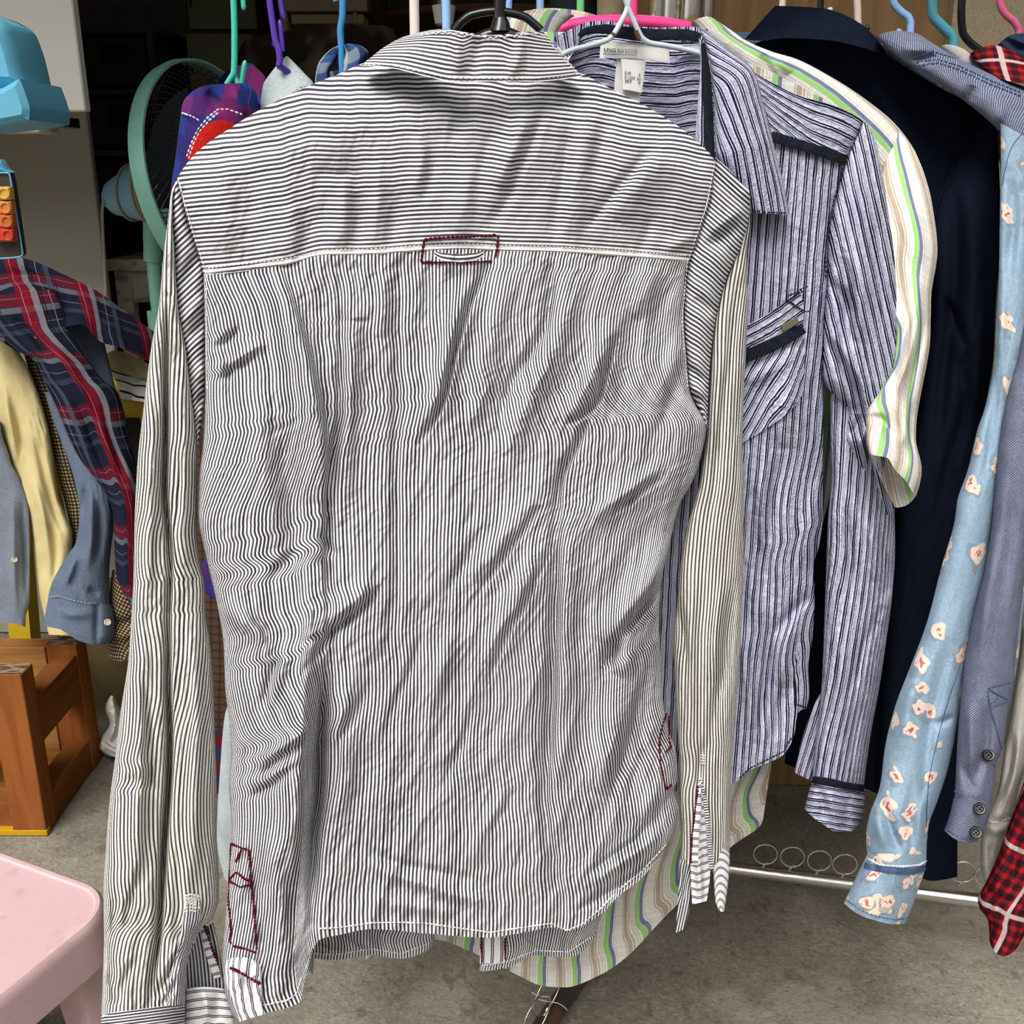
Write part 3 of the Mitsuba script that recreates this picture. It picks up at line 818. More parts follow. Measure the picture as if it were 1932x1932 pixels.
yoke = cloth(shirt, 'yoke', 'striped_cotton',
             [334, 336, 340, 362, 349, 395, 360, 435, 372, 470, 384, 519],
             [1352, 300, 1348, 331, 1337, 388, 1326, 420, 1316, 450, 1300, 495],
             Tp=[(360, 299, .022), (388, 273, .05), (440, 238, .104), (485, 210, .15), (540, 182, .205), (597, 156, .262), (640, 139, .307), (690, 118, .36), (760, 108, .43), (890, 112, .56), (1000, 116, .67), (1080, 133, .75), (1160, 171, .82), (1207, 194, .865), (1274, 234, .925), (1331, 281, .98)],
             Bp=[(533, 501, .165), (614, 482, .252), (692, 481, .337), (794, 474, .448), (880, 471, .542), (948, 474, .616), (1041, 476, .717), (1173, 484, .862)],
             nu=380, nv=190, Y=MAIN, bulge=0.022, p=2.6, folds=yoke_folds, lift=0.0012, swap=True, vbottom=True, even=True, kx=0.4, back=0.0, gain=1.25,
             crinkle=[(0.0016, 100, 110, 22, 5), (0.0009, 120, 60, 12, 15), (0.0028, 104, 190, 50, 17)],
             extra=lambda px, py, s, t: -0.035 * np.clip(1 - t / 0.35, 0, 1) ** 2)
YOKE = surf_y(yoke)

# the collar, folded over at its top edge
collar = cloth(shirt, 'collar', 'striped_cotton', [788, 62, 760, 70, 723, 90, 700, 108, 679, 124], [1024, 58, 1033, 70, 1057, 98, 1078, 121, 1099, 144],
               Tp=[(835, 55, .2), (880, 61, .4), (928, 66, .6), (985, 61, .84)], Bp=[(734, 128, .13), (799, 143, .285), (850, 153, .405), (892, 154, .505), (1005, 154, .775)],
               nu=160, nv=50, Y=MAIN, bulge=0.03, p=2.2, lift=0.012, swap=True, vbottom=True, even=True, back=0.012,
               folds=[(12, 0.004, 0, 850, 60, 862, 90, 868, 140), (14, -0.003, 0, 905, 66, 900, 100, 893, 150), (12, 0.003, 0, 985, 64, 980, 100, 960, 150), (8, -0.002, 0, 740, 95, 760, 85, 800, 70)],
               crinkle=[(0.0010, 80, 60, 14, 8)])
COLLAR = surf_y(collar)
yoke_seam = [386, 513, 450, 505, 533, 496, 614, 477, 692, 476, 794, 469, 880, 466, 948, 469, 1041, 471, 1173, 479, 1299, 489]
stitches(shirt, 'yoke_seam_stitching', 'white_thread', [yoke_seam, (np.array(yoke_seam) - np.array([0, 6] * (len(yoke_seam) // 2))).tolist()], YOKE, length=0.0020, gap=0.0008, r=0.00036, lift=0.0004)
strip(shirt, 'seam_edge', 'white_thread', (np.array(yoke_seam) + np.array([0, 1.5] * (len(yoke_seam) // 2))).tolist(), 5, YOKE, lift=0.0008)
stitches(shirt, 'collar_stitching', 'white_thread', [[792, 67, 835, 60, 928, 71, 1018, 63, 1028, 70, 1090, 139], [688, 121, 734, 122, 799, 136, 850, 147, 892, 148, 1005, 148, 1088, 139]], COLLAR, length=0.0026, gap=0.001, r=0.0005, lift=0.0008)

# sleeves: a cap set into the armhole and a long tube below it
cap_l = cloth(shirt, 'sleeve_cap', 'striped_cotton', [334, 336, 328, 352, 325, 380, 325, 420, 329, 470, 334, 579, 349, 657, 360, 748, 371, 838],
              [335, 338, 349, 395, 360, 435, 372, 470, 384, 519, 386, 631, 386, 735, 381, 790, 374, 840], nu=44, nv=170, Y=MAIN, bulge=0.006, lift=-0.004, p=2, rot=-40, swap=True, planar=True, kx=0.12, back=0.0,
              folds=[(12, -0.004, 0, 372, 480, 352, 520, 340, 545), (9, 0.003, 0, 384, 560, 360, 590, 345, 612), (8, -0.003, 0, 385, 600, 365, 628, 350, 640), (8, 0.003, 0, 384, 690, 370, 720), (6, -0.004, 0, 384, 740, 372, 765), (6, 0.003, 0, 382, 775, 372, 795)])
lslv = dict(nu=150, nv=430, Y=lambda px, py: MAIN(px, py) + 0.006, p=3.0)
sl = cloth(shirt, 'sleeve', 'striped_cotton_cream',
           [330, 345, 323, 362, 317, 414, 309, 475, 300, 574, 285, 657, 272, 760, 259, 877, 254, 978, 252, 1081, 248, 1159, 243, 1236, 228, 1340, 217, 1432, 207, 1510, 199, 1613, 195, 1691, 196, 1768, 194, 1846, 191, 1915],
           [334, 345, 326, 380, 326, 420, 329, 470, 336, 579, 350, 657, 361, 748, 371, 838, 371, 940, 371, 990, 376, 1055, 386, 1102, 388, 1159, 396, 1210, 404, 1327, 406, 1392, 409, 1484, 408, 1561, 412, 1639, 413, 1691, 402, 1730, 372, 1760, 358, 1800, 349, 1850, 349, 1895],
           Bp=[(285, 1917, .6)], bulge=[0.004, 0.010, 0.014, 0.019, 0.022, 0.024, 0.024], back=[0.004, 0.012, 0.02, 0.03, 0.03], norm=False, k=3, kx=0.5,
           folds=[(7, -0.013, 0.35, 316, 560, 314, 670, 313, 838, 311, 926, 318, 1000, 322, 1060, 319, 1150), (13, 0.007, 0, 290, 720, 286, 850, 282, 1000, 280, 1140), (14, 0.007, 0, 344, 700, 346, 820, 344, 950, 348, 1080),
                  (8, -0.016, 0.4, 318, 1100, 318, 1288, 321, 1392, 320, 1458, 311, 1587, 305, 1691, 300, 1768, 287, 1850, 282, 1900), (16, 0.008, 0.2, 276, 1200, 268, 1330, 262, 1450, 258, 1580, 250, 1720), (16, 0.008, 0, 362, 1180, 366, 1300, 368, 1440, 366, 1580, 360, 1680),
                  (9, -0.006, 0, 272, 1260, 275, 1340, 278, 1400, 272, 1432), (9, -0.006, 0, 250, 1460, 254, 1490, 252, 1500), (8, -0.004, 0, 355, 1240, 360, 1340, 352, 1420), (7, -0.004, 0, 335, 860, 340, 930, 334, 1000),
                  (8, -0.006, 0, 265, 1640, 254, 1675, 243, 1715, 232, 1760), (7, -0.004, 0, 290, 1440, 284, 1470, 292, 1490), (10, -0.007, 0, 197, 1770, 208, 1830, 222, 1900), (8, -0.005, 0, 255, 1812, 235, 1850, 225, 1900),
                  (10, -0.006, 0, 330, 1800, 310, 1850, 290, 1890), (8, 0.005, 0, 340, 1770, 318, 1820, 300, 1870), (7, -0.005, 0, 212, 1690, 214, 1740, 210, 1790), (6, -0.004, 0, 330, 1850, 318, 1880, 300, 1900)],
           crinkle=[(0.0030, 88, 110, 13, 41), (0.0016, 120, 40, 10, 44), (0.0060, 92, 260, 34, 47)], **{**lslv})
SL = surf_y(sl)
# the right arm hangs behind the back of the shirt
RIGHT = lambda px, py: MAIN(px, py) + 0.012
cap_r = cloth(shirt, 'sleeve_cap', 'striped_cotton', [1352, 300, 1347, 331, 1337, 388, 1326, 420, 1316, 450, 1300, 495, 1290, 600, 1296, 685, 1301, 736, 1316, 770, 1333, 806],
              [1353, 300, 1372, 316, 1390, 335, 1405, 352, 1415, 364, 1414, 400, 1396, 471, 1378, 508, 1357, 571, 1346, 628, 1338, 713, 1335, 806], nu=60, nv=190, Y=MAIN, bulge=0.012, p=2, lift=-0.001, rot=36, swap=True, planar=True, kx=0.12, back=0.01,
              folds=[(12, -0.005, 0, 1330, 470, 1360, 450, 1395, 425), (12, 0.004, 0, 1340, 440, 1370, 415, 1400, 395), (8, -0.004, 0, 1300, 690, 1318, 712, 1332, 722), (8, 0.004, 0, 1302, 720, 1318, 740, 1332, 750), (12, -0.003, 0, 1310, 560, 1330, 580, 1345, 590)])
sr = cloth(shirt, 'sleeve', 'striped_cotton_cream',
           [1413, 372, 1400, 440, 1378, 508, 1367, 534, 1350, 600, 1344, 656, 1338, 756, 1333, 827, 1327, 867, 1319, 915, 1298, 987, 1285, 1055, 1277, 1136, 1270, 1211, 1273, 1288, 1277, 1366, 1281, 1440, 1281, 1502, 1285, 1578, 1283, 1632],
           [1416, 366, 1415, 420, 1409, 485, 1411, 571, 1408, 656, 1404, 742, 1401, 827, 1403, 900, 1403, 1024, 1400, 1148, 1391, 1304, 1384, 1397, 1379, 1460, 1377, 1520, 1377, 1580, 1376, 1626],
           nu=110, nv=330, Y=RIGHT, bulge=[0.003, 0.012, 0.017, 0.021, 0.021, 0.016], back=[0.003, 0.012, 0.018, 0.02], p=2.8, norm=False, kx=0.5,
           folds=[(9, -0.006, 0, 1392, 540, 1378, 660, 1362, 780, 1350, 900, 1340, 980), (13, 0.006, 0, 1370, 640, 1358, 760, 1345, 860), (10, -0.007, 0.3, 1385, 1100, 1376, 1180, 1368, 1260, 1350, 1340, 1345, 1420),
                  (12, 0.007, 0, 1362, 1100, 1350, 1200, 1342, 1290), (12, 0.006, 0, 1310, 1080, 1302, 1200, 1300, 1330, 1300, 1420), (8, -0.006, 0, 1280, 1140, 1290, 1200, 1296, 1260, 1292, 1330), (8, -0.006, 0, 1330, 1400, 1322, 1440, 1318, 1490)],
           crinkle=[(0.0026, 94, 100, 11, 61), (0.0014, 70, 40, 9, 66), (0.005, 88, 220, 28, 69)])
SR = surf_y(sr)
stitches(shirt, 'armhole_stitching', 'white_thread', [[336, 338, 349, 386, 364, 435, 385, 500, 389, 519, 390, 631, 390, 735], [1349, 303, 1344, 331, 1333, 388, 1312, 450, 1297, 495, 1287, 600, 1293, 685, 1298, 736]], lambda px, py: np.minimum(YOKE(px, py), BODY(px, py)), length=0.0022, gap=0.0006, r=0.00038, lift=0.0016)

# hanger loop at the yoke seam, with its dark red border of stitches
strip(shirt, 'hanger_loop', 'striped_cotton', [820, 477, 836, 484, 866, 487, 897, 484, 912, 477], [9, 15, 15, 15, 9], lambda px, py: BODY(px, py) - 0.004, lift=0.006, swap=True, off=(0, 0.0006))
stitches(shirt, 'loop_stitching', 'maroon_thread', [[800, 452, 830, 449, 880, 447, 915, 445, 940, 443], [800, 452, 797, 475, 794, 495], [940, 443, 938, 470, 933, 493], [794, 495, 840, 495, 900, 494, 933, 493],
                                                     [800, 455, 803, 452, 800, 450], [842, 448, 900, 446, 938, 444]], lambda px, py: np.minimum(YOKE(px, py), BODY(px, py)), r=0.00085, length=0.0028, gap=0.0001, lift=0.0012)
# side vent and hem
stitches(shirt, 'vent_stitching', 'maroon_thread', [[436, 1592, 455, 1600, 470, 1604], [436, 1592, 433, 1650, 431, 1700, 436, 1760, 432, 1775, 440, 1785], [470, 1604, 474, 1660, 480, 1720, 485, 1797], [440, 1785, 462, 1790, 475, 1795, 487, 1798],
                                                     [455, 1603, 450, 1615, 443, 1630], [432, 1660, 445, 1645, 460, 1657, 474, 1664], [432, 1662, 443, 1668, 452, 1674, 474, 1669]], BODY, r=0.0009, length=0.0028, gap=0.0002, lift=0.0012)
stitches(shirt, 'vent_stitching', 'maroon_thread', [[1258, 1345, 1250, 1370, 1244, 1400, 1246, 1440, 1252, 1470, 1258, 1490, 1270, 1478], [1262, 1350, 1262, 1390, 1266, 1410, 1256, 1420]], BODY, r=0.0009, length=0.0028, gap=0.0005, lift=0.002)
hem = [600, 1752, 640, 1750, 700, 1741, 760, 1740, 806, 1742, 860, 1750, 924, 1759, 985, 1750, 1042, 1742, 1070, 1756, 1100, 1742, 1135, 1712, 1166, 1680, 1212, 1643, 1258, 1592]
stitches(shirt, 'hem_stitching', 'white_thread', [hem, [445, 1900, 500, 1896, 540, 1888, 560, 1875, 570, 1840]], BODY, r=0.0006, length=0.0034, gap=0.0006, lift=0.0012)
# the front flaps that hang lower than the back
FRONT = lambda px, py: MAIN(px, py) + 0.028
fl = cloth(shirt, 'front_flap', 'striped_cotton', [575, 1690, 572, 1750, 580, 1806], [830, 1690, 822, 1745, 814, 1788], Bp=[(633, 1811, .2), (700, 1802, .5), (756, 1809, .75)], nu=80, nv=40, Y=FRONT, bulge=0.008, norm=True, even=True, swap=False,
           folds=[(8, 0.004, 0, 640, 1750, 660, 1780, 700, 1795), (8, -0.004, 0, 700, 1750, 720, 1790), (6, 0.003, 0, 590, 1780, 640, 1795, 690, 1790)], crinkle=[(0.0012, 20, 40, 8, 71)], off=(0.001, 0))
fr = cloth(shirt, 'front_flap', 'striped_cotton', [905, 1700, 905, 1770, 905, 1833], [1180, 1640, 1150, 1690, 1122, 1772], Bp=[(958, 1825, .23), (1010, 1803, .48), (1073, 1806, .75)], nu=90, nv=50, Y=FRONT, bulge=0.008, norm=True, even=True,
           folds=[(8, 0.004, 0, 980, 1760, 1000, 1785, 1030, 1795), (8, -0.004, 0, 1060, 1760, 1070, 1800), (6, 0.003, 0, 1080, 1790, 1110, 1760)], crinkle=[(0.0012, 30, 40, 8, 74)])
FR = surf_y(fr)
strip(shirt, 'button_placket', 'wide_striped_cotton', [930, 1765, 930, 1790, 929, 1818], 47, FR, lift=0.003, swap=True, off=(0, 0.0005), label='white placket end with one navy double stripe')
stitches(shirt, 'placket_stitching', 'maroon_thread', [[908, 1768, 909, 1819], [953, 1770, 953, 1812]], FR, r=0.0010, length=0.003, gap=0.0004, lift=0.005)
stitches(shirt, 'hem_stitching', 'white_thread', [[585, 1798, 633, 1801, 700, 1790, 756, 1799, 810, 1780], [908, 1822, 958, 1814, 1010, 1793, 1073, 1796, 1120, 1764]], lambda px, py: np.minimum(FR(px, py), surf_y(fl)(px, py)), r=0.0005, length=0.003, gap=0.0006)
# left cuff: slit, facing and the inside of the sleeve
INSIDE = lambda px, py: MAIN(px, py) + 0.012
cloth(shirt, 'sleeve_lining', 'striped_cotton', [345, 1780, 350, 1830, 350, 1880], [402, 1740, 415, 1800, 425, 1868], nu=30, nv=40, Y=INSIDE, even=True, label='inside of the open sleeve end')
cloth(shirt, 'cuff', 'wide_striped_cotton', [351, 1866, 350, 1900, 349, 1945], [425, 1866, 436, 1900, 444, 1945], Tp=[(385, 1862)], nu=40, nv=40, Y=lambda px, py: MAIN(px, py) + 0.004, bulge=0.006, swap=True, folds=[(8, 0.004, 0, 380, 1870, 390, 1900, 385, 1930), (8, -0.003, 0, 410, 1870, 412, 1930)], label='white inside of the cuff with navy double stripes')
strip(shirt, 'slit_facing', 'wide_striped_cotton', [382, 1737, 390, 1775, 400, 1810, 410, 1845], [4, 16, 18, 14], INSIDE, lift=0.004, off=(0.002, 0), label='white striped facing of the sleeve slit')
stitches(shirt, 'slit_stitching', 'maroon_thread', [[381, 1733, 393, 1768, 404, 1800, 413, 1822]], INSIDE, r=0.001, length=0.003, gap=0.0004, lift=0.006)
cloth(shirt, 'slit_flap', 'striped_cotton', [352, 1690, 344, 1740, 335, 1790, 318, 1850, 314, 1900], [380, 1700, 379, 1735, 368, 1778, 352, 1815, 349, 1895], nu=30, nv=60, Y=lambda px, py: SL(px, py) - 0.002, bulge=0.003, even=True, crinkle=[(0.0012, 80, 40, 9, 77)])
stitches(shirt, 'slit_darning', 'white_thread', [[348, 1690 + 6 * i, 362, 1687 + 6 * i, 377, 1692 + 6 * i] for i in range(6)] + [[350 + 6 * i, 1688, 352 + 6 * i, 1718] for i in range(5)], lambda px, py: SL(px, py) - 0.004, r=0.0006, length=0.003, gap=0.0006, label='white darning at the top of the slit')
cloth(shirt, 'cuff', 'striped_cotton', [191, 1913, 190, 1950], [349, 1893, 350, 1950], Bp=[(260, 1952)], nu=40, nv=14, Y=lambda px, py: MAIN(px, py) + 0.004, bulge=0.036, back=0.03, swap=True)
stitches(shirt, 'cuff_stitching', 'white_thread', [[194, 1916, 285, 1914, 348, 1897]], SL, r=0.0006, length=0.003, gap=0.0006, lift=0.003)
# patch of the wide stripe over the left hem
cloth(shirt, 'hem_patch', 'wide_striped_cotton', [430, 1810, 424, 1840, 440, 1890, 452, 1928], [492, 1822, 493, 1850, 496, 1900, 503, 1912], Tp=[(460, 1806)], nu=36, nv=44, Y=lambda px, py: BODY(px, py) - 0.003, bulge=0.002, even=True, folds=[(5, 0.003, 0, 450, 1830, 456, 1880), (5, -0.002, 0, 478, 1840, 480, 1900)], label='white patch with navy double stripes')
stitches(shirt, 'patch_stitching', 'maroon_thread', [[434, 1826, 450, 1833, 470, 1845, 495, 1858]], lambda px, py: BODY(px, py) - 0.004, r=0.0011, length=0.003, gap=0.0003, lift=0.003)
# right cuff: two pointed ends hang open around the slit
stitches(shirt, 'slit_darning', 'white_thread', [[1322, 1424 + 5 * i, 1332, 1427 + 5 * i] for i in range(4)], SR, r=0.0006, length=0.002, gap=0.0005, lift=0.002)
SLIT = lambda px, py: SR(px, py) - 0.002
cloth(shirt, 'cuff', 'striped_cotton', [1283, 1622, 1280, 1680, 1278, 1711, 1275, 1760], [1305, 1622, 1304, 1660, 1302, 1700, 1290, 1754], nu=16, nv=60, Y=lambda px, py: RIGHT(px, py) - 0.012, bulge=[0.004, 0.003, 0.002], planar=True, rot=8, folds=[(4, -0.003, 0, 1292, 1640, 1290, 1700)], crinkle=[(0.001, 85, 30, 7, 81)])
cloth(shirt, 'sleeve_lining', 'wide_striped_cotton', [1319, 1466, 1311, 1530, 1303, 1600, 1303, 1632, 1306, 1707], [1322, 1466, 1333, 1530, 1338, 1590, 1340, 1640, 1333, 1700], nu=20, nv=90, Y=SLIT, swap=True, lift=0.001, folds=[(6, 0.004, 0, 1318, 1600, 1322, 1690)], label='white lining with navy double stripes showing in the open sleeve slit')
strip(shirt, 'slit_facing', 'wide_striped_cotton', [1321, 1475, 1317, 1530, 1311, 1590, 1310, 1632], [3, 12, 16, 14], SLIT, lift=0.005, label='white striped facing of the sleeve slit')
stitches(shirt, 'slit_stitching', 'maroon_thread', [[1317, 1482, 1311, 1530, 1305, 1580, 1303, 1630]], SLIT, r=0.0009, length=0.0028, gap=0.0004, lift=0.006)
strip(shirt, 'slit_edge_fold', 'striped_cotton', [1324, 1475, 1333, 1530, 1339, 1590, 1342, 1640], [3, 9, 10, 8], SLIT, lift=0.007, swap=False)  # narrow folded strip of the same striped cloth along the slit
cloth(shirt, 'cuff', 'wide_striped_cotton', [1343, 1616, 1346, 1654, 1350, 1703, 1358, 1720], [1377, 1612, 1376, 1640, 1372, 1680, 1366, 1720], Tp=[(1358, 1600)], nu=20, nv=40, Y=lambda px, py: RIGHT(px, py) - 0.014, bulge=0.005, swap=True, label='white turned-back cuff end with navy double stripes')
# dark hanger inside the shirt
hg = thing('clothes_hanger', 'black moulded hanger with an arched top inside the large striped shirt', 'hanger')
yh = 0.74
part(hg, 'arch', mikit.ply(join([tube_mesh(at(*bend([(858, 58), (872, 40), (890, 28), (935, 21), (966, 25), (990, 32), (1006, 44), (1021, 58)], 30).T, yh), 0.0027, 10),
                                 tube_mesh(bend(np.vstack([at(700, 190, yh), at(840, 112, yh), at(944, 62, yh), at(1030, 112, yh), at(1100, 190, yh)]), 30), 0.0042, 10)]), 'black_plastic', smooth=50))
part(hg, 'neck', mikit.ply(join([tube_mesh(np.vstack([at(944, 60, yh), at(944, 44, yh), at(943, 34, yh)]), [0.0075, 0.006, 0.0045], 12), tube_mesh(np.vstack([at(943, 36, yh), at(943, 10, yh), at(945, -15, yh)]), [0.0045, 0.0038, 0.0042], 12)]), 'black_plastic', smooth=50))
top = at(945, -15, yh)
part(hg, 'hook', mikit.ply(tube_mesh(bend([top, top + [0, 0, .03], top + [0.004, 0, .05], top + [0.022, 0, .066], top + [0.040, 0, .05], top + [0.042, 0, .035]], 30), 0.0022, 10), 'black_plastic', smooth=50))
# ------------------------------------------------------------------ the lavender blouse behind the striped shirt
BLOUSE = plane(0.775, 0.27)
blouse = thing('blouse', 'lavender navy-striped blouse with dark trim and chest pocket, right of the fine-striped shirt', 'blouse')
cloth(blouse, 'lining', 'blouse_cotton', [1092, 60, 1080, 100, 1060, 140, 1050, 320], [1322, 62, 1336, 110, 1350, 200, 1360, 320], Tp=[(1140, 45), (1225, 55)], nu=70, nv=60, Y=lambda px, py: BLOUSE(px, py) + 0.03, bulge=-0.02, swap=True, even=True,
      crinkle=[(0.001, 5, 60, 12, 201)], folds=[(12, 0.004, 0, 1270, 110, 1310, 98, 1340, 90), (10, 0.003, 0, 1100, 90, 1140, 84, 1180, 82)])
cloth(blouse, 'collar', 'blouse_cotton', [1044, 71, 1056, 90, 1069, 108], [1336, 56, 1340, 70, 1336, 88], Tp=[(1083, 52), (1108, 41), (1140, 39), (1180, 46), (1238, 52), (1303, 50)], Bp=[(1082, 100, .07), (1100, 70, .17), (1140, 62, .35), (1225, 70, .65)], nu=130, nv=16, Y=lambda px, py: BLOUSE(px, py) + 0.018, lift=0.003, even=True)
strip(blouse, 'neck_trim', 'navy_trim', [1093, 69, 1100, 62, 1112, 57, 1140, 55, 1180, 62, 1225, 66, 1290, 65, 1322, 72], [10, 16, 20, 25, 25, 21, 21, 18], lambda px, py: BLOUSE(px, py) + 0.014, lift=0.003, n=80, label='dark braid inside the neck')
bbody = cloth(blouse, 'body', 'blouse_cotton', [1362, 100, 1352, 300, 1230, 520, 1160, 900, 1190, 1300, 1280, 1500],
              [1629, 229, 1598, 300, 1578, 371, 1561, 459, 1561, 525, 1555, 601, 1552, 709, 1553, 800, 1552, 902, 1552, 976, 1545, 1033, 1535, 1070, 1537, 1127, 1533, 1203, 1525, 1260, 1527, 1310, 1521, 1337],
              Tp=[(1400, 122), (1440, 148), (1497, 176), (1603, 212)], Bp=[(1386, 1477, .5), (1412, 1455, .6), (1442, 1442, .7), (1478, 1424, .82), (1498, 1388, .89), (1506, 1345, .94)], nu=170, nv=400, Y=BLOUSE, bulge=[0.01, 0.025, 0.03, 0.03], p=3, planar=True, k=2.5, kx=0.3, gain=1.6, back=[0.03, 0.05],
              folds=[(20, -0.006, 0.4, 1470, 850, 1462, 920, 1450, 1000, 1440, 1100), (14, 0.006, 0, 1450, 860, 1440, 950, 1432, 1050), (14, -0.006, 0, 1415, 900, 1420, 1000, 1440, 1080, 1446, 1150), (10, -0.006, 0, 1530, 1120, 1500, 1150, 1475, 1180, 1460, 1200),
                     (14, 0.008, 0, 1500, 1180, 1480, 1230, 1478, 1300), (10, -0.007, 0, 1440, 1150, 1448, 1250, 1440, 1330, 1430, 1400), (12, 0.006, 0, 1400, 1180, 1410, 1280, 1420, 1380), (14, -0.006, 0, 1395, 1020, 1402, 1120, 1395, 1220),
                     (12, 0.004, 0, 1548, 900, 1530, 980, 1520, 1060), (12, -0.005, 0, 1480, 1280, 1470, 1340, 1462, 1400), (30, 0.006, 0, 1500, 650, 1490, 750, 1480, 850)],
              crinkle=[(0.0022, 88, 40, 11, 211), (0.0014, 20, 26, 12, 214), (0.001, 75, 22, 7, 217)])
BB = surf_y(bbody)
cloth(blouse, 'shoulder', 'blouse_cotton', [1405, 122, 1441, 198, 1455, 250], [1630, 229, 1613, 265, 1598, 304], Tp=[(1440, 146), (1497, 175), (1603, 211)], Bp=[(1520, 272)], nu=70, nv=50, Y=lambda px, py: BB(px, py) - 0.002, swap=True, even=True, lift=0.001, crinkle=[(0.001, 22, 40, 9, 221)])
strip(blouse, 'shoulder_trim', 'navy_trim', [1455, 257, 1520, 277, 1560, 290, 1597, 303], 20, BB, lift=0.0045, label='dark braid across the shoulder')
leaf = cloth(blouse, 'collar', 'blouse_cotton', [1317, 49, 1328, 78, 1337, 110, 1346, 180, 1350, 284, 1382, 352, 1415, 402], [1322, 50, 1374, 92, 1423, 134, 1441, 198, 1462, 282, 1478, 345, 1490, 405], nu=60, nv=150, Y=lambda px, py: BLOUSE(px, py) - 0.012, bulge=[0.004, 0.016, 0.022, 0.016], p=2.4, s0=1.0, kx=0.3,
             crinkle=[(0.0012, 80, 50, 10, 231)], lift=0.018, back=0.01)
stitches(blouse, 'collar_stitching', 'navy_thread', [[1418, 398, 1450, 401, 1484, 401]], surf_y(leaf), r=0.0006, length=0.003, gap=0.001)
strip(blouse, 'front_trim', 'navy_trim', [1326, 82, 1331, 116, 1336, 200, 1341, 300, 1350, 330], [8, 16, 18, 18, 16], lambda px, py: BLOUSE(px, py) - 0.004, lift=0.03, n=60, label='dark braid along the front opening')
cloth(blouse, 'placket', 'blouse_cotton', [1318, 70, 1321, 116, 1316, 200, 1308, 320], [1326, 84, 1326, 116, 1330, 212, 1336, 320], nu=12, nv=60, Y=lambda px, py: BLOUSE(px, py) - 0.004, lift=0.028, even=True)
# pocket
cloth(blouse, 'pocket', 'blouse_cotton', [1385, 675, 1390, 760, 1396, 838], [1517, 625, 1518, 690, 1516, 741], Bp=[(1440, 812, .3), (1495, 771, .8)], nu=60, nv=70, Y=BB, lift=0.003, planar=True, rot=30, even=True, folds=[(14, 0.004, 0, 1400, 720, 1450, 700, 1500, 660)], crinkle=[(0.0012, 60, 40, 9, 241)])
welt = cloth(blouse, 'pocket_welt', 'blouse_cotton', [1385, 626, 1385, 670], [1508, 549, 1516, 575, 1517, 610], Tp=[(1440, 597), (1489, 564)], nu=50, nv=24, Y=BB, lift=0.007, swap=True, even=True)
strip(blouse, 'pocket_trim', 'navy_trim', [1385, 679, 1420, 667, 1460, 650, 1516, 619], [24, 24, 23, 20], BB, lift=0.009, label='dark braid below the pocket welt')
part(blouse, 'metal_tag', mikit.ply((lambda c: (np.vstack([c, c + [0, 0.002, 0]]), [[0, 2, 1], [0, 3, 2], [4, 5, 6], [4, 6, 7], [0, 1, 5], [0, 5, 4], [1, 2, 6], [1, 6, 5], [2, 3, 7], [2, 7, 6], [3, 0, 4], [3, 4, 7]]))(at(np.array([1474, 1504, 1508, 1478]), np.array([614, 599, 608, 625]), BB(np.array([1491.]), np.array([612.])) - 0.012)), 'tag_metal'), 'small olive metal tag')
stitches(blouse, 'pocket_stitching', 'navy_thread', [[1483, 560, 1500, 553, 1512, 545, 1526, 540], [1484, 566, 1497, 574, 1512, 584, 1520, 588, 1528, 587], [1512, 546, 1513, 560]], lambda px, py: BB(px, py) - 0.007, r=0.0007, length=0.003, gap=0.0003)
# sleeve: the upper arm sags over the lower arm
ARM = lambda px, py: BLOUSE(px, py) + 0.006
cloth(blouse, 'sleeve', 'blouse_cotton', [1566, 740, 1566, 800, 1569, 900, 1562, 976, 1558, 1089, 1554, 1203, 1551, 1279, 1546, 1336, 1538, 1400, 1532, 1474], [1680, 740, 1684, 830, 1684, 900, 1687, 945, 1689, 1033, 1683, 1127, 1673, 1203, 1662, 1279, 1642, 1392, 1629, 1492],
      nu=110, nv=260, Y=ARM, bulge=[0.02, 0.03, 0.03, 0.025], p=2.2, rot=4, kx=0.25, gain=1.5, back=0.03,
      folds=[(8, -0.006, 0, 1600, 960, 1602, 1020, 1606, 1080, 1604, 1130), (9, -0.006, 0.3, 1662, 1000, 1668, 1040, 1676, 1080, 1672, 1130), (12, 0.006, 0, 1640, 980, 1652, 1050, 1660, 1100), (8, -0.006, 0, 1670, 1140, 1655, 1170, 1648, 1200), (12, 0.006, 0, 1685, 1110, 1670, 1150, 1655, 1180),
             (9, -0.005, 0, 1640, 1180, 1625, 1240, 1610, 1300), (12, 0.005, 0, 1590, 1180, 1588, 1280, 1580, 1380), (9, -0.004, 0, 1620, 1330, 1610, 1400, 1604, 1450)], crinkle=[(0.002, 95, 40, 9, 251), (0.0012, 60, 26, 9, 254)])
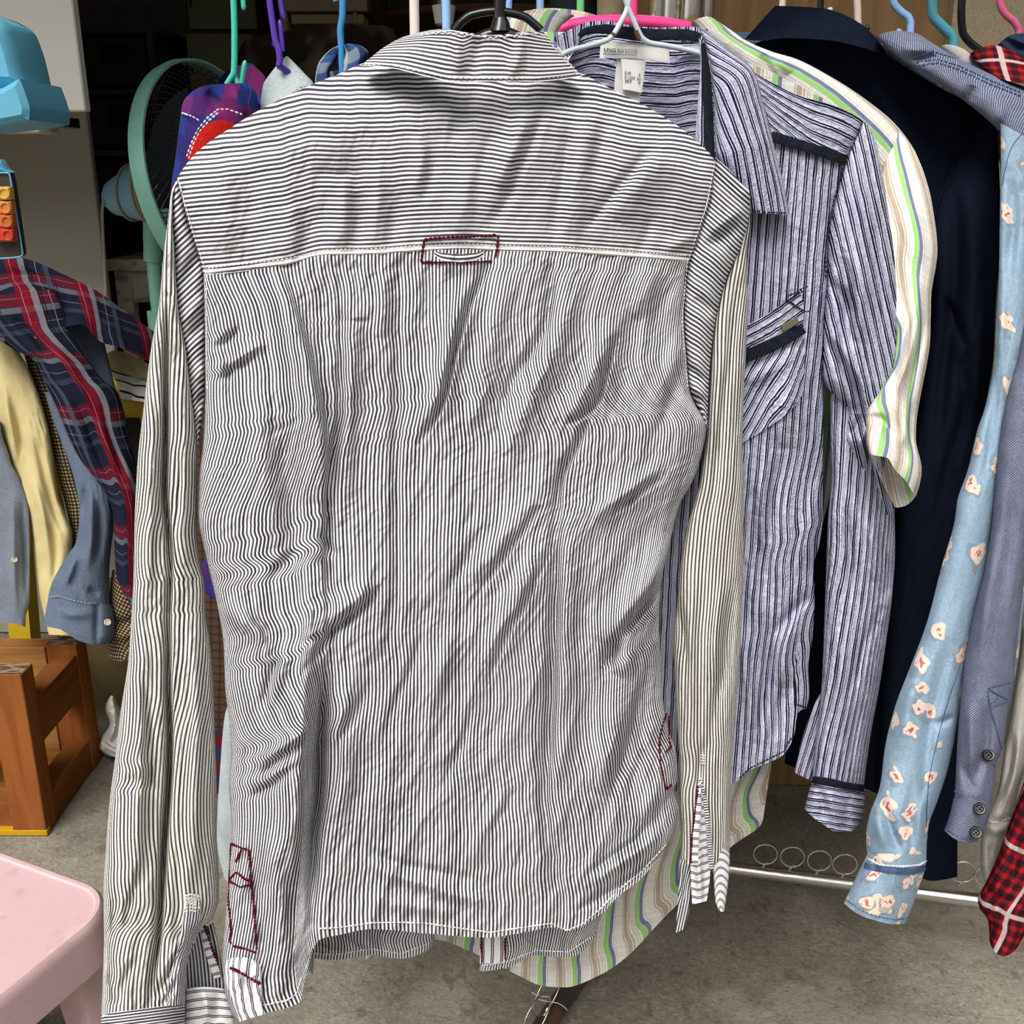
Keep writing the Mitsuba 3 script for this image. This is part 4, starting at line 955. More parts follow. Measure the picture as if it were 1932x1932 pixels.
cloth(blouse, 'upper_sleeve', 'blouse_cotton', [1629, 229, 1598, 300, 1578, 371, 1562, 459, 1561, 525, 1555, 601, 1552, 709, 1578, 752, 1600, 776, 1592, 820, 1606, 857, 1622, 895, 1640, 935, 1662, 985],
      [1630, 229, 1649, 254, 1663, 318, 1674, 388, 1688, 494, 1693, 586, 1695, 658, 1694, 720, 1690, 800, 1688, 870, 1688, 950, 1672, 990], nu=100, nv=260, Y=BLOUSE, bulge=[0.004, 0.02, 0.03, 0.034, 0.03, 0.014], p=2.3, planar=True, rot=-21, kx=0.05, gain=1.7, back=0.02,
      folds=[(14, -0.006, 0, 1590, 480, 1600, 560, 1596, 640, 1590, 700), (16, 0.007, 0, 1612, 470, 1622, 560, 1618, 650), (10, -0.005, 0, 1565, 530, 1590, 560, 1610, 600), (9, -0.006, 0, 1560, 640, 1590, 690, 1615, 740, 1622, 790), (14, 0.007, 0, 1570, 620, 1605, 680, 1632, 740, 1640, 800),
             (10, -0.007, 0.3, 1622, 780, 1616, 810, 1600, 822), (12, 0.008, 0, 1640, 790, 1626, 830, 1612, 850), (9, -0.006, 0, 1650, 800, 1642, 860, 1650, 920, 1664, 970), (14, 0.006, 0, 1672, 820, 1664, 880, 1668, 940), (12, -0.004, 0, 1650, 420, 1660, 520, 1668, 620)],
      crinkle=[(0.002, 75, 50, 11, 261), (0.0012, 40, 30, 9, 264)])
cloth(blouse, 'slit_flap', 'blouse_cotton', [1536, 1330, 1514, 1392, 1499, 1458], [1552, 1300, 1548, 1400, 1532, 1474], nu=20, nv=50, Y=lambda px, py: ARM(px, py) + 0.004, bulge=0.005, planar=True, rot=12)
cuffb = cloth(blouse, 'cuff', 'blouse_cotton', [1531, 1478, 1524, 1500, 1518, 1526], [1632, 1496, 1631, 1520, 1624, 1550], Bp=[(1535, 1543, .15), (1550, 1553, .3), (1579, 1569, .6), (1602, 1569, .8)], nu=60, nv=40, Y=lambda px, py: ARM(px, py) - 0.002, bulge=0.03, back=0.03, swap=True, kx=0.6,
              folds=[(7, -0.004, 0, 1545, 1490, 1552, 1520, 1550, 1550), (10, 0.004, 0, 1565, 1490, 1574, 1530, 1580, 1560), (8, -0.003, 0, 1600, 1500, 1598, 1530, 1600, 1560)], crinkle=[(0.001, 10, 30, 8, 271)])
strip(blouse, 'cuff_trim', 'navy_trim', [1533, 1471, 1560, 1474, 1600, 1483, 1630, 1487], 13, surf_y(cuffb), lift=0.002, label='dark braid above the cuff')
stitches(blouse, 'hem_stitching', 'navy_thread', [[1395, 1468, 1415, 1449, 1442, 1436, 1478, 1418, 1496, 1388], [1500, 1328, 1524, 1336]], BB, r=0.0006, length=0.003, gap=0.0004)
stitches(blouse, 'armhole_stitching', 'navy_thread', [[1626, 232, 1596, 300, 1575, 371, 1558, 459, 1558, 525], [1556, 720, 1568, 712]], lambda px, py: BB(px, py) - 0.002, r=0.0006, length=0.003, gap=0.0006, lift=0.002)
# sewn-in labels
LAB = lambda px, py: BLOUSE(px, py) + 0.016
cloth(blouse, 'brand_label', 'label_cloth', [1133, 79, 1131, 110], [1262, 93, 1264, 120], Tp=[(1190, 80)], Bp=[(1190, 110)], nu=24, nv=8, Y=LAB, bulge=0.002, even=True, label='white woven label with grey lettering')
lettering(blouse, 'brand_lettering', 'label_ink', 'MNG', 1138.5, 98.5, 7.6, 1.5, LAB, 0.0032, True, 0.95)
lettering(blouse, 'brand_lettering', 'label_ink', 'BASICS', 1164.5, 99.5, 7.6, 2.0, LAB, 0.0032, False, 0.98)
strip(blouse, 'lettering_underline', 'label_ink', [1138, 101.5, 1170, 103, 1201, 104], 1.2, LAB, lift=0.0034, n=10, m=3)
cloth(blouse, 'care_label', 'label_cloth', [1164, 108, 1160, 150, 1158, 180], [1214, 112, 1211, 150, 1207, 194], nu=10, nv=12, Y=lambda px, py: LAB(px, py) + 0.001, even=True, label='longer white label behind the size label')
lettering(blouse, 'care_lettering', 'label_ink', 'made in', 1173, 179, 3.8, 3, LAB, 0.0016, False, 0.9)
cloth(blouse, 'size_label', 'label_cloth', [1172, 111, 1174, 140, 1175, 168], [1219, 114, 1215, 145, 1211, 175], nu=12, nv=14, Y=LAB, bulge=0.001, lift=0.003, even=True, label='white size label')
for txt, x, y, sq in (('EUR', 1178, 139.5, 0.9), ('S', 1204.5, 143.5, 0.9), ('D-USA', 1178, 147.5, 0.86), ('XS', 1201, 151.5, 0.86), ('MEX', 1178.5, 154.5, 0.9), ('P', 1204, 159, 0.9)):
    lettering(blouse, 'size_lettering', 'label_ink', txt, x, y, 5.0, 5, LAB, 0.0048, True, sq)
# its wire hanger
hw = thing('wire_hanger', 'pale blue coated wire hanger in the open neck of the lavender blouse', 'hanger')
WH = lambda px, py: BLOUSE(px, py) + 0.002
def at2(f, flat, dy=0.0):
    q = pts2(flat)
    return at(q[:, 0], q[:, 1], f(q[:, 0], q[:, 1]) + dy)
part(hw, 'wire', mikit.ply(tube_mesh(bend(at2(WH, [1187, -6, 1182, 20, 1170, 44, 1158, 64, 1148, 74, 1130, 81, 1105, 88, 1080, 94, 1040, 118]), 60), 0.0019, 12), 'wire_coating', smooth=50))
part(hw, 'wire', mikit.ply(tube_mesh(bend(at2(WH, [1178, -8, 1184, 12, 1194, 36, 1205, 60, 1212, 72, 1226, 81, 1255, 86, 1290, 93, 1328, 104, 1370, 125]), 60), 0.0019, 12), 'wire_coating', smooth=50))
wt = at2(WH, [1183, 4])[0]
part(hw, 'hook', mikit.ply(tube_mesh(bend([wt, wt + [0, 0, .05], wt + [0.002, 0.004, .075], wt + [0.02, .01, .09], wt + [0.036, .01, .078], wt + [.04, .01, .06]], 30), 0.0019, 10), 'wire_coating', smooth=50))
for q in ([1158, 63, 1155, 68], [1199, 58, 1206, 73]):
    part(hw, 'worn_spot', mikit.ply(tube_mesh(at2(WH, q, -0.0003), 0.0019, 10), 'rusty_wire', smooth=50), 'brown bare wire where the coating is worn off')

# ------------------------------------------------------------------ the green and beige checked short-sleeved shirt
GREEN = plane(0.865, 0.25)
gs = thing('short_sleeved_shirt', 'cream short-sleeved shirt with green, blue and brown checks behind the lavender blouse', 'shirt')
gb = cloth(gs, 'body', 'green_check', [1000, 60, 760, 400, 720, 1000, 690, 1600, 690, 1812], [1690, 250, 1640, 420, 1600, 800, 1575, 900, 1500, 1200, 1446, 1440], Tp=[(1200, 60), (1440, 130), (1600, 210)],
           Bp=[(815, 1772, .2), (905, 1803, .32), (967, 1835, .41), (1029, 1861, .5), (1066, 1863, .56), (1135, 1838, .65), (1184, 1804, .72), (1240, 1745, .79), (1285, 1699, .84), (1380, 1597, .9), (1440, 1544, .96)], nu=170, nv=240, Y=GREEN, bulge=0.02, p=3, planar=True, k=2, even=True, back=0.04,
           folds=[(12, 0.008, 0, 1150, 1650, 1180, 1720, 1200, 1780), (10, -0.006, 0, 1100, 1700, 1110, 1780, 1115, 1840), (14, 0.006, 0, 1030, 1780, 1045, 1830), (10, -0.005, 0, 960, 1790, 985, 1830), (9, 0.005, 0, 1400, 1480, 1410, 1540)], crinkle=[(0.0015, 85, 60, 14, 301)])
cloth(gs, 'shoulder', 'green_check', [1318, 60, 1400, 130, 1520, 215, 1600, 290, 1660, 360, 1690, 420], [1372, 52, 1403, 74, 1462, 99, 1497, 109, 1568, 145, 1638, 191, 1688, 233, 1728, 288], nu=50, nv=160, Y=lambda px, py: GREEN(px, py) + 0.008, bulge=0.018, lift=0.008, kx=0.3, back=0.02,
      crinkle=[(0.0012, 40, 50, 12, 311)], folds=[(8, -0.005, 0, 1440, 100, 1450, 130, 1465, 150), (10, 0.004, 0, 1470, 105, 1490, 140)])
cloth(gs, 'collar', 'green_check', [1303, 43, 1316, 58, 1330, 72], [1352, 39, 1378, 56, 1404, 75], Tp=[(1320, 34), (1335, 31)], nu=30, nv=24, Y=lambda px, py: GREEN(px, py) - 0.005, bulge=0.01, even=True, back=0.015)
cloth(gs, 'collar', 'green_check', [960, 62, 962, 38, 968, 28], [1045, 72, 1060, 48, 1085, 30], Tp=[(1000, 66)], Bp=[(1000, 19), (1030, 17)], nu=40, nv=24, Y=lambda px, py: GREEN(px, py) - 0.005, bulge=0.008, even=True)
cloth(gs, 'collar', 'green_check', [968, 28, 980, 50, 1000, 90], [1135, 33, 1120, 44, 1100, 90], Tp=[(1000, 19), (1030, 15), (1070, 17), (1110, 24)], nu=50, nv=20, Y=lambda px, py: GREEN(px, py) + 0.015, bulge=0.006, even=True)
gsl = cloth(gs, 'sleeve', 'green_check', [1690, 240, 1655, 420, 1668, 560, 1690, 640, 1684, 692, 1660, 738, 1634, 785, 1634, 825, 1640, 857], [1727, 287, 1744, 328, 1758, 381, 1769, 476, 1767, 495, 1757, 560, 1755, 643, 1748, 691, 1739, 736, 1729, 800, 1728, 826, 1739, 887, 1736, 910, 1727, 938],
            Bp=[(1655, 860, .2), (1674, 864, .42), (1690, 888, .62), (1706, 904, .8)], nu=80, nv=220, Y=((0.945, 0.93), (0.80, 0.815)), bulge=[0.006, 0.018, 0.02, 0.02], p=2.2, kx=0.8, s0=1.0, back=0.02,
            folds=[(9, -0.008, 0, 1712, 600, 1704, 640, 1690, 690, 1676, 740), (12, 0.009, 0, 1736, 520, 1730, 590, 1722, 660, 1700, 720), (9, -0.007, 0, 1745, 600, 1735, 650, 1722, 700, 1715, 760), (8, -0.006, 0, 1636, 788, 1660, 790, 1678, 830), (8, 0.006, 0, 1700, 760, 1712, 800, 1700, 840), (8, -0.006, 0, 1726, 760, 1718, 810, 1722, 860), (10, 0.006, 0, 1715, 860, 1725, 890, 1730, 925),
                   (10, -0.005, 0, 1690, 420, 1706, 480, 1712, 540), (12, 0.005, 0, 1720, 380, 1735, 440, 1740, 500)], crinkle=[(0.0014, 100, 40, 10, 321)])
cloth(gs, 'sleeve_lining', 'green_check', [1640, 850, 1660, 900, 1690, 958], [1738, 880, 1735, 905, 1726, 938], Bp=[(1706, 955)], nu=24, nv=24, Y=0.828, even=True, label='back of the open sleeve hem')
part_labels = None
pk = thing('clothes_hanger', 'bright pink moulded hanger behind the collar of the lavender blouse', 'hanger')
part(pk, 'arms', mikit.ply(tube_mesh(bend(at2(GREEN, [1040, 82, 1052, 60, 1080, 49, 1110, 44, 1155, 41, 1195, 41, 1240, 44, 1300, 54, 1345, 68, 1380, 90], 0.004), 50), [0.0052] * 50, 12), 'pink_plastic', smooth=50))
part(pk, 'stem', mikit.ply(tube_mesh(bend(at2(GREEN, [1195, 44, 1195, 20, 1195, -10, 1194, -40], 0.004), 12), [0.0032] * 12, 12), 'pink_plastic', smooth=50))

# ------------------------------------------------------------------ the navy shirt
nv_ = thing('shirt', 'plain dark navy shirt with raised collar between the checked and the floral shirt', 'shirt')
cloth(nv_, 'body', 'navy_cotton', [1420, 84, 1500, 300, 1540, 700, 1520, 1100, 1480, 1440], [1676, 104, 1709, 127, 1779, 169, 1864, 226, 1868, 300, 1850, 700, 1830, 1000, 1812, 1300, 1806, 1654], Tp=[(1554, 60)], Bp=[(1560, 1470, .25), (1660, 1500, .5), (1735, 1655, .75), (1760, 1662, .88)], nu=90, nv=200, Y=((1.07, 1.03), (1.0, 0.97)), bulge=0.03, p=2.6, even=True, back=0.04,
      folds=[(30, 0.008, 0, 1640, 150, 1700, 250, 1730, 330), (20, -0.006, 0, 1600, 130, 1650, 220, 1690, 330)], crinkle=[(0.002, 70, 90, 20, 401)])
cloth(nv_, 'collar', 'navy_cotton', [1462, 11, 1434, 42, 1405, 74], [1607, 35, 1638, 56, 1676, 108], Tp=[(1500, 12), (1554, 16)], Bp=[(1440, 77), (1479, 72), (1554, 75), (1624, 89)], nu=70, nv=40, Y=((1.05, 1.02), (1.04, 0.99)), bulge=0.02, even=True, back=0.03, crinkle=[(0.0014, 10, 60, 14, 411)])
nsl = cloth(nv_, 'sleeve', 'navy_cotton', [1864, 226, 1832, 275, 1801, 318, 1776, 371, 1760, 440, 1762, 560, 1745, 700, 1725, 826, 1700, 930, 1685, 1080, 1675, 1200, 1665, 1300, 1652, 1480], [1866, 226, 1882, 254, 1885, 318, 1889, 424, 1885, 494, 1879, 570, 1874, 676, 1862, 751, 1850, 850, 1840, 950, 1810, 1100, 1775, 1200, 1740, 1300, 1690, 1480],
            nu=80, nv=240, Y=((1.0, 0.98), (0.94, 0.94)), bulge=[0.01, 0.03, 0.03, 0.03], p=2.1, back=0.03,
            folds=[(16, -0.01, 0.3, 1800, 360, 1806, 480, 1796, 600, 1780, 720, 1770, 850), (22, 0.012, 0, 1838, 380, 1840, 500, 1830, 640, 1815, 760), (10, -0.007, 0, 1780, 560, 1800, 600, 1822, 660), (14, -0.008, 0, 1826, 700, 1818, 780, 1790, 880, 1770, 980), (14, 0.01, 0, 1860, 560, 1850, 680, 1836, 780), (12, -0.006, 0, 1830, 660, 1815, 705, 1818, 740)], crinkle=[(0.0025, 100, 80, 16, 421)])
stitches(nv_, 'armhole_stitching', 'navy_thread', [[1860, 230, 1828, 279, 1797, 322, 1772, 375, 1760, 420]], surf_y(nsl), r=0.0006, length=0.003, gap=0.001)

# ------------------------------------------------------------------ the light denim shirt printed with flowers
fs = thing('denim_shirt', 'light blue denim shirt printed with cream and pink flowers', 'shirt')
cloth(fs, 'body', 'floral_denim', [1655, 86, 1710, 135, 1790, 190, 1860, 236, 1888, 330, 1888, 800, 1880, 1250, 1788, 1420], [1730, 80, 1800, 130, 1880, 190, 1940, 240, 1960, 330, 1950, 800, 1920, 1250, 1806, 1500], nu=50, nv=160, Y=((1.08, 1.06), (1.0, 1.0)), bulge=0.012, planar=True, even=True, back=0.03)
fsl = cloth(fs, 'sleeve', 'floral_denim', [1888, 232, 1888, 300, 1886, 420, 1885, 510, 1880, 600, 1876, 676, 1859, 766, 1844, 811, 1826, 886, 1805, 950, 1802, 976, 1776, 1070, 1749, 1173, 1715, 1264, 1689, 1332, 1670, 1408, 1660, 1483, 1640, 1540, 1634, 1575, 1636, 1612],
            [1950, 266, 1950, 310, 1945, 420, 1942, 510, 1940, 600, 1930, 676, 1912, 736, 1900, 796, 1890, 880, 1880, 950, 1870, 1010, 1860, 1080, 1841, 1160, 1825, 1250, 1808, 1360, 1790, 1446, 1768, 1514, 1752, 1559, 1748, 1612],
            nu=80, nv=330, Y=((0.885, 0.885), (0.80, 0.80)), bulge=[0.012, 0.02, 0.024, 0.03], p=2.1, back=0.025, kx=0.4,
            folds=[(12, -0.008, 0, 1905, 330, 1912, 420, 1900, 520, 1895, 600), (12, 0.007, 0, 1900, 480, 1890, 600, 1882, 680), (10, -0.005, 0, 1885, 700, 1872, 800, 1860, 900), (14, -0.006, 0.3, 1790, 1220, 1768, 1310, 1748, 1420, 1742, 1520), (16, 0.006, 0, 1740, 1240, 1715, 1330, 1700, 1420), (7, -0.005, 0, 1800, 1352, 1780, 1362, 1762, 1368), (10, -0.007, 0, 1664, 1510, 1676, 1550, 1690, 1590, 1700, 1610), (12, 0.006, 0, 1650, 1530, 1662, 1570, 1670, 1600), (9, -0.004, 0, 1720, 1480, 1716, 1540, 1722, 1600), (9, 0.005, 0, 1748, 1500, 1736, 1545, 1738, 1600)], crinkle=[(0.0012, 105, 60, 12, 501)])
FSL = surf_y(fsl)
fcuff = cloth(fs, 'cuff', 'floral_denim', [1638, 1610, 1622, 1640, 1608, 1670, 1592, 1704], [1748, 1612, 1745, 1640, 1732, 1680, 1708, 1742], Bp=[(1618, 1724, .2), (1645, 1735, .45), (1690, 1744, .85)], nu=60, nv=50, Y=0.80, bulge=0.034, p=2.2, back=0.025, off=(0.03, 0.012), folds=[(7, -0.003, 0, 1650, 1620, 1655, 1660), (10, 0.004, 0, 1690, 1625, 1682, 1690)], crinkle=[(0.001, 100, 40, 12, 511)])
FC = surf_y(fcuff)
strip(fs, 'cuff_seam', 'denim_dark', [1630, 1632, 1680, 1642, 1720, 1644, 1746, 1636], 11, FC, lift=0.0012, label='darker puckered cuff seam')
stitches(fs, 'cuff_stitching', 'denim_light', [[1637, 1620, 1660, 1632, 1700, 1635, 1735, 1632, 1748, 1624]], FC, r=0.0011, length=0.004, gap=0.0, lift=0.003)
stitches(fs, 'cuff_stitching', 'denim_dark', [[1597, 1698, 1622, 1716, 1650, 1728, 1690, 1736, 1711, 1733], [1632, 1638, 1680, 1649, 1720, 1651, 1743, 1644]], FC, r=0.0006, length=0.003, gap=0.001, lift=0.001)
strip(fs, 'sleeve_seam', 'denim_dark', [1812, 1255, 1790, 1320, 1768, 1400, 1752, 1480, 1748, 1560], 1.5, FSL, lift=0.0006, n=40, m=3)
strip(fs, 'shoulder_seam', 'denim_dark', [1931, 250, 1908, 280, 1896, 320, 1890, 350], 1.5, FSL, lift=0.0006, n=20, m=3)

# ------------------------------------------------------------------ the grey-blue twill shirt with black buttons
ts = thing('twill_shirt', 'grey-blue twill shirt with black cuff buttons right of the floral denim shirt', 'shirt')
tb = cloth(ts, 'body', 'twill', [1651, 70, 1690, 105, 1765, 152, 1818, 190, 1880, 242, 1935, 310, 1960, 420, 1965, 800], [1757, 84, 1815, 116, 1878, 145, 1960, 176, 2010, 230, 2040, 320, 2050, 420, 2050, 800], Tp=[(1691, 58), (1726, 62)], nu=90, nv=160, Y=((0.97, 0.99), (0.86, 0.88)), bulge=[0.02, 0.03, 0.02], p=2.4, even=True, back=0.03, kx=0.5,
           folds=[(9, -0.007, 0, 1722, 112, 1745, 108, 1775, 112), (12, 0.006, 0, 1700, 92, 1730, 92, 1760, 96), (9, -0.005, 0, 1835, 160, 1830, 180, 1818, 195), (12, 0.005, 0, 1890, 190, 1885, 215, 1870, 235)], crinkle=[(0.0012, 30, 50, 12, 601)])
TB = surf_y(tb)
stitches(ts, 'yoke_stitching', 'denim_dark', [[1728, 117, 1770, 112, 1810, 124, 1870, 152, 1932, 176], [1731, 123, 1770, 118, 1808, 130, 1868, 158, 1932, 183], [1722, 108, 1760, 96, 1795, 108, 1830, 122]], TB, r=0.0007, length=0.003, gap=0.0008)
tsl = cloth(ts, 'sleeve', 'twill', [1945, 480, 1938, 560, 1922, 661, 1901, 736, 1889, 796, 1878, 900, 1870, 998, 1859, 1070, 1840, 1146, 1821, 1241, 1810, 1347, 1806, 1400, 1802, 1483, 1800, 1512], [2010, 480, 2010, 560, 1985, 750, 1965, 900, 1945, 1000, 1932, 1100, 1920, 1203, 1909, 1317, 1901, 1352, 1893, 1408, 1880, 1440, 1875, 1483, 1870, 1512],
            nu=70, nv=260, Y=((0.87, 0.87), (0.785, 0.785)), bulge=[0.02, 0.03, 0.03, 0.025], p=2.1, back=0.025, kx=0.4,
            folds=[(10, -0.007, 0, 1858, 1330, 1862, 1390, 1850, 1440, 1836, 1480), (9, -0.005, 0, 1820, 1440, 1826, 1470, 1840, 1490), (12, 0.006, 0, 1830, 1330, 1832, 1400, 1838, 1450), (14, 0.005, 0, 1880, 1000, 1862, 1120, 1850, 1250), (12, -0.005, 0, 1915, 900, 1905, 1020, 1890, 1150)], crinkle=[(0.0015, 100, 50, 12, 611)])
TSL = surf_y(tsl)
tcf = cloth(ts, 'cuff', 'twill', [1799, 1505, 1792, 1536, 1781, 1567], [1871, 1512, 1860, 1560, 1842, 1588], Bp=[(1806, 1585, .4), (1824, 1590, .72)], nu=40, nv=40, Y=0.783, bulge=0.028, p=2.2, back=0.02, rot=55)
TCF = surf_y(tcf)
stitches(ts, 'placket_stitching', 'denim_dark', [[1864, 1298, 1905, 1287, 1905, 1320, 1868, 1336, 1864, 1298], [1867, 1301, 1902, 1320], [1870, 1330, 1902, 1292], [1869, 1336, 1882, 1380, 1890, 1412, 1878, 1446, 1872, 1440]], TSL, r=0.0008, length=0.003, gap=0.0005)
stitches(ts, 'cuff_stitching', 'denim_dark', [[1800, 1492, 1830, 1503, 1858, 1500, 1866, 1480, 1862, 1440], [1785, 1562, 1808, 1580, 1836, 1583]], lambda px, py: np.minimum(TSL(px, py), TCF(px, py)), r=0.0007, length=0.003, gap=0.0008)


def button(parent, px, py, Y, r, bsdf, tilt=(0.0, 0.0), label=None):
    """A sewn-on button: a turned disc with a raised rim and four holes' worth of a sunk middle."""
    prof = np.array([[0, 0.10], [0.45, 0.10], [0.60, 0.30], [0.85, 0.34], [1.0, 0.16], [1.0, -0.10], [0.6, -0.3], [0, -0.3]]) * r
    m = trimesh.creation.revolve(prof[::-1], sections=20)
    v = np.asarray(m.vertices)
    d = -ray(px, py) + np.array([tilt[0], 0, tilt[1]])
    d /= np.linalg.norm(d)
    a = np.cross([0, 0, 1], d)
    a /= np.linalg.norm(a)
    b = np.cross(d, a)
    V = at(px, py, Y) + v[:, :1] * a + v[:, 1:2] * b + v[:, 2:] * d
    k = part(parent, 'button', mikit.ply((V, np.asarray(m.faces)), bsdf, smooth=40), label)
    th = []
    for s in (-1, 1):
        th.append(tube_mesh(np.array([-.3, 0, .3])[:, None] * r * (a + s * b) + at(px, py, Y) + d * r * np.array([.05, .3, .05])[:, None], r * 0.09, 6))
    part(k, 'thread', mikit.ply(join(th), 'navy_thread' if bsdf == 'black_button' else 'white_thread'))


button(ts, 1865, 1425, float(TSL(np.array([1865.]), np.array([1425.]))[0]) - 0.004, 0.0052, 'black_button', (0.3, 0.2), 'black button on the sleeve placket')
button(ts, 1848, 1526, float(TCF(np.array([1848.]), np.array([1526.]))[0]) - 0.004, 0.0052, 'black_button', (0.2, 0.1), 'upper black cuff button')
button(ts, 1841, 1571, float(TCF(np.array([1838.]), np.array([1565.]))[0]) - 0.004, 0.0052, 'black_button', (0.2, 0.1), 'lower black cuff button')

# ------------------------------------------------------------------ grey shirt, red checked shirt, dark denim shirt at the right edge
gr = thing('shirt', 'plain light grey shirt with rolled seams at the right edge, beside the twill sleeve', 'shirt')
cloth(gr, 'collar', 'grey_cotton', [1770, 90, 1790, 105, 1830, 130], [1800, 86, 1826, 98, 1842, 126], Tp=[(1785, 84)], nu=20, nv=20, Y=1.0, bulge=0.01, even=True, back=0.02)
cloth(gr, 'body', 'grey_cotton', [1780, 110, 1830, 150, 1930, 200, 1960, 400, 1940, 1000], [1840, 110, 1880, 150, 1990, 200, 2040, 400, 2040, 1000], nu=24, nv=40, Y=1.0, bulge=0.01, even=True, back=0.03)
grs = cloth(gr, 'sleeve', 'grey_cotton', [1990, 700, 1960, 1000, 1930, 1200, 1910, 1332, 1893, 1427, 1884, 1491, 1862, 1545, 1850, 1597, 1850, 1630, 1860, 1668], [2040, 700, 2010, 1000, 1985, 1200, 1965, 1332, 1945, 1420, 1921, 1491, 1912, 1544, 1896, 1590, 1880, 1630, 1874, 1668], nu=50, nv=160, Y=((0.92, 0.92), (0.85, 0.85)), bulge=0.02, p=2.2, back=0.02,
            folds=[(8, -0.006, 0, 1912, 1400, 1906, 1450, 1890, 1500), (10, 0.007, 0, 1925, 1380, 1912, 1460, 1898, 1520), (7, -0.005, 0, 1865, 1545, 1880, 1552, 1905, 1540), (9, 0.006, 0, 1862, 1560, 1880, 1566, 1900, 1560), (8, -0.004, 0, 1868, 1590, 1872, 1630)], crinkle=[(0.002, 110, 40, 10, 701)])
GRS = surf_y(grs)
stitches(gr, 'cuff_stitching', 'grey_thread', [[1860, 1548, 1876, 1554, 1896, 1548, 1912, 1540]], GRS, r=0.0007, length=0.003, gap=0.0006)
rs = thing('flannel_shirt', 'red and black checked flannel shirt with white lines at the right edge', 'shirt')
cloth(rs, 'collar', 'red_check', [1830, 102, 1850, 125, 1876, 145], [1903, 91, 1935, 112, 1980, 160], Tp=[(1850, 90), (1870, 86)], Bp=[(1932, 158)], nu=50, nv=40, Y=((0.99, 0.98), (0.95, 0.94)), bulge=0.016, even=True, back=0.02, rot=20)
rsl = cloth(rs, 'sleeve', 'red_check', [1990, 1200, 1960, 1400, 1932, 1475, 1915, 1521, 1898, 1570, 1882, 1616, 1856, 1673, 1845, 1696, 1849, 1715, 1863, 1730, 1867, 1775], [2060, 1200, 2050, 1400, 2030, 1475, 2010, 1540, 1990, 1616, 1970, 1673, 1955, 1715, 1945, 1740, 1926, 1775], Bp=[(1878, 1797, .3), (1893, 1804, .55), (1912, 1796, .8)], nu=70, nv=160, Y=((0.86, 0.86), (0.78, 0.78)), bulge=[0.03, 0.03, 0.03, 0.025], p=2.1, back=0.025, rot=14, kx=0.4,
            folds=[(10, -0.005, 0, 1925, 1560, 1915, 1620, 1905, 1690), (9, -0.005, 0, 1866, 1690, 1890, 1700, 1915, 1698), (10, 0.005, 0, 1890, 1640, 1880, 1690, 1885, 1760)], crinkle=[(0.0012, 100, 40, 10, 711)])
dd = thing('shirt', 'dark blue denim shirt above the red checked collar, top right corner', 'shirt')
cloth(dd, 'body', 'dark_denim', [1878, 90, 1905, 105, 1945, 130, 1980, 250], [1980, 60, 2010, 90, 2030, 130, 2040, 250], Tp=[(1892, 76), (1908, 66), (1935, 62)], nu=50, nv=40, Y=((1.02, 1.03), (0.98, 0.98)), bulge=0.02, even=True, back=0.03, folds=[(7, -0.004, 0, 1895, 75, 1920, 88, 1945, 95), (8, 0.004, 0, 1910, 72, 1930, 80, 1950, 84)])

# a denim shirt that shows, and two unseen ones added to shade the floor
for nm_, lab_, bs_, l_, r_, yy_ in (('denim_shirt', 'mid-blue denim shirt whose hem shows below the blouse, beside its cuff', 'dull_denim', [1300, 60, 1280, 600, 1390, 1100, 1470, 1425], [1560, 60, 1600, 600, 1640, 1100, 1668, 1497], 1.14),
                                    ('shirt', 'slate grey shirt added deep in the rack behind the blouse to shade the floor', 'slate_cotton', [1250, 80, 1230, 600, 1200, 1000, 1210, 1420], [1450, 80, 1480, 600, 1500, 1000, 1500, 1400], 1.22),
                                    ('shirt', 'dull green shirt added deep behind the navy shirt to shade the floor', 'dull_green_cotton', [1560, 120, 1580, 600, 1640, 1100, 1660, 1440], [1800, 180, 1900, 600, 1930, 1000, 1930, 1400], 1.22)):
    t_ = thing(nm_, lab_, 'shirt')
    cloth(t_, 'body', bs_, l_, r_, nu=30, nv=70, Y=yy_, bulge=0.025, p=2.4, back=0.03, crinkle=[(0.004, 85, 120, 30, 1201)])
# ------------------------------------------------------------------ shirts on the left half of the rail, behind the striped shirt
fp = thing('flannel_shirt', 'blue and magenta checked flannel shirt with red lining on a green hanger', 'shirt')
cloth(fp, 'collar', 'magenta_check', [411, 157, 417, 145, 426, 136], [496, 200, 502, 170, 500, 144], Bp=[(440, 127), (470, 119), (486, 130)], nu=40, nv=24, Y=1.02, bulge=-0.02, even=True, back=0.0)
fpb = cloth(fp, 'body', 'magenta_check', [361, 174, 345, 194, 339, 233, 331, 298, 323, 357, 322, 420, 345, 500, 425, 600, 440, 800, 445, 1000, 450, 1200, 452, 1480], [470, 160, 483, 175, 488, 197, 500, 300, 520, 700, 540, 1000, 520, 1480], Tp=[(388, 161), (424, 158), (450, 157)], nu=80, nv=220, Y=((0.93, 0.95), (0.90, 0.95)), bulge=[0.03, 0.04, 0.035, 0.03], p=2.2, back=0.04, rot=12,
            folds=[(10, -0.005, 0, 390, 170, 405, 195, 415, 215), (10, 0.004, 0, 440, 165, 455, 200, 465, 220)], crinkle=[(0.0015, 60, 40, 12, 801)])
FPB = surf_y(fpb)
cloth(fp, 'lining', 'red_lining', [352, 300, 360, 276, 374, 250, 392, 234], [420, 330, 436, 300, 452, 270, 470, 240], Tp=None, Bp=[(414, 226), (440, 232)], nu=24, nv=24, Y=lambda px, py: FPB(px, py) - 0.003, bulge=0.006, even=True, label='bright red lining')
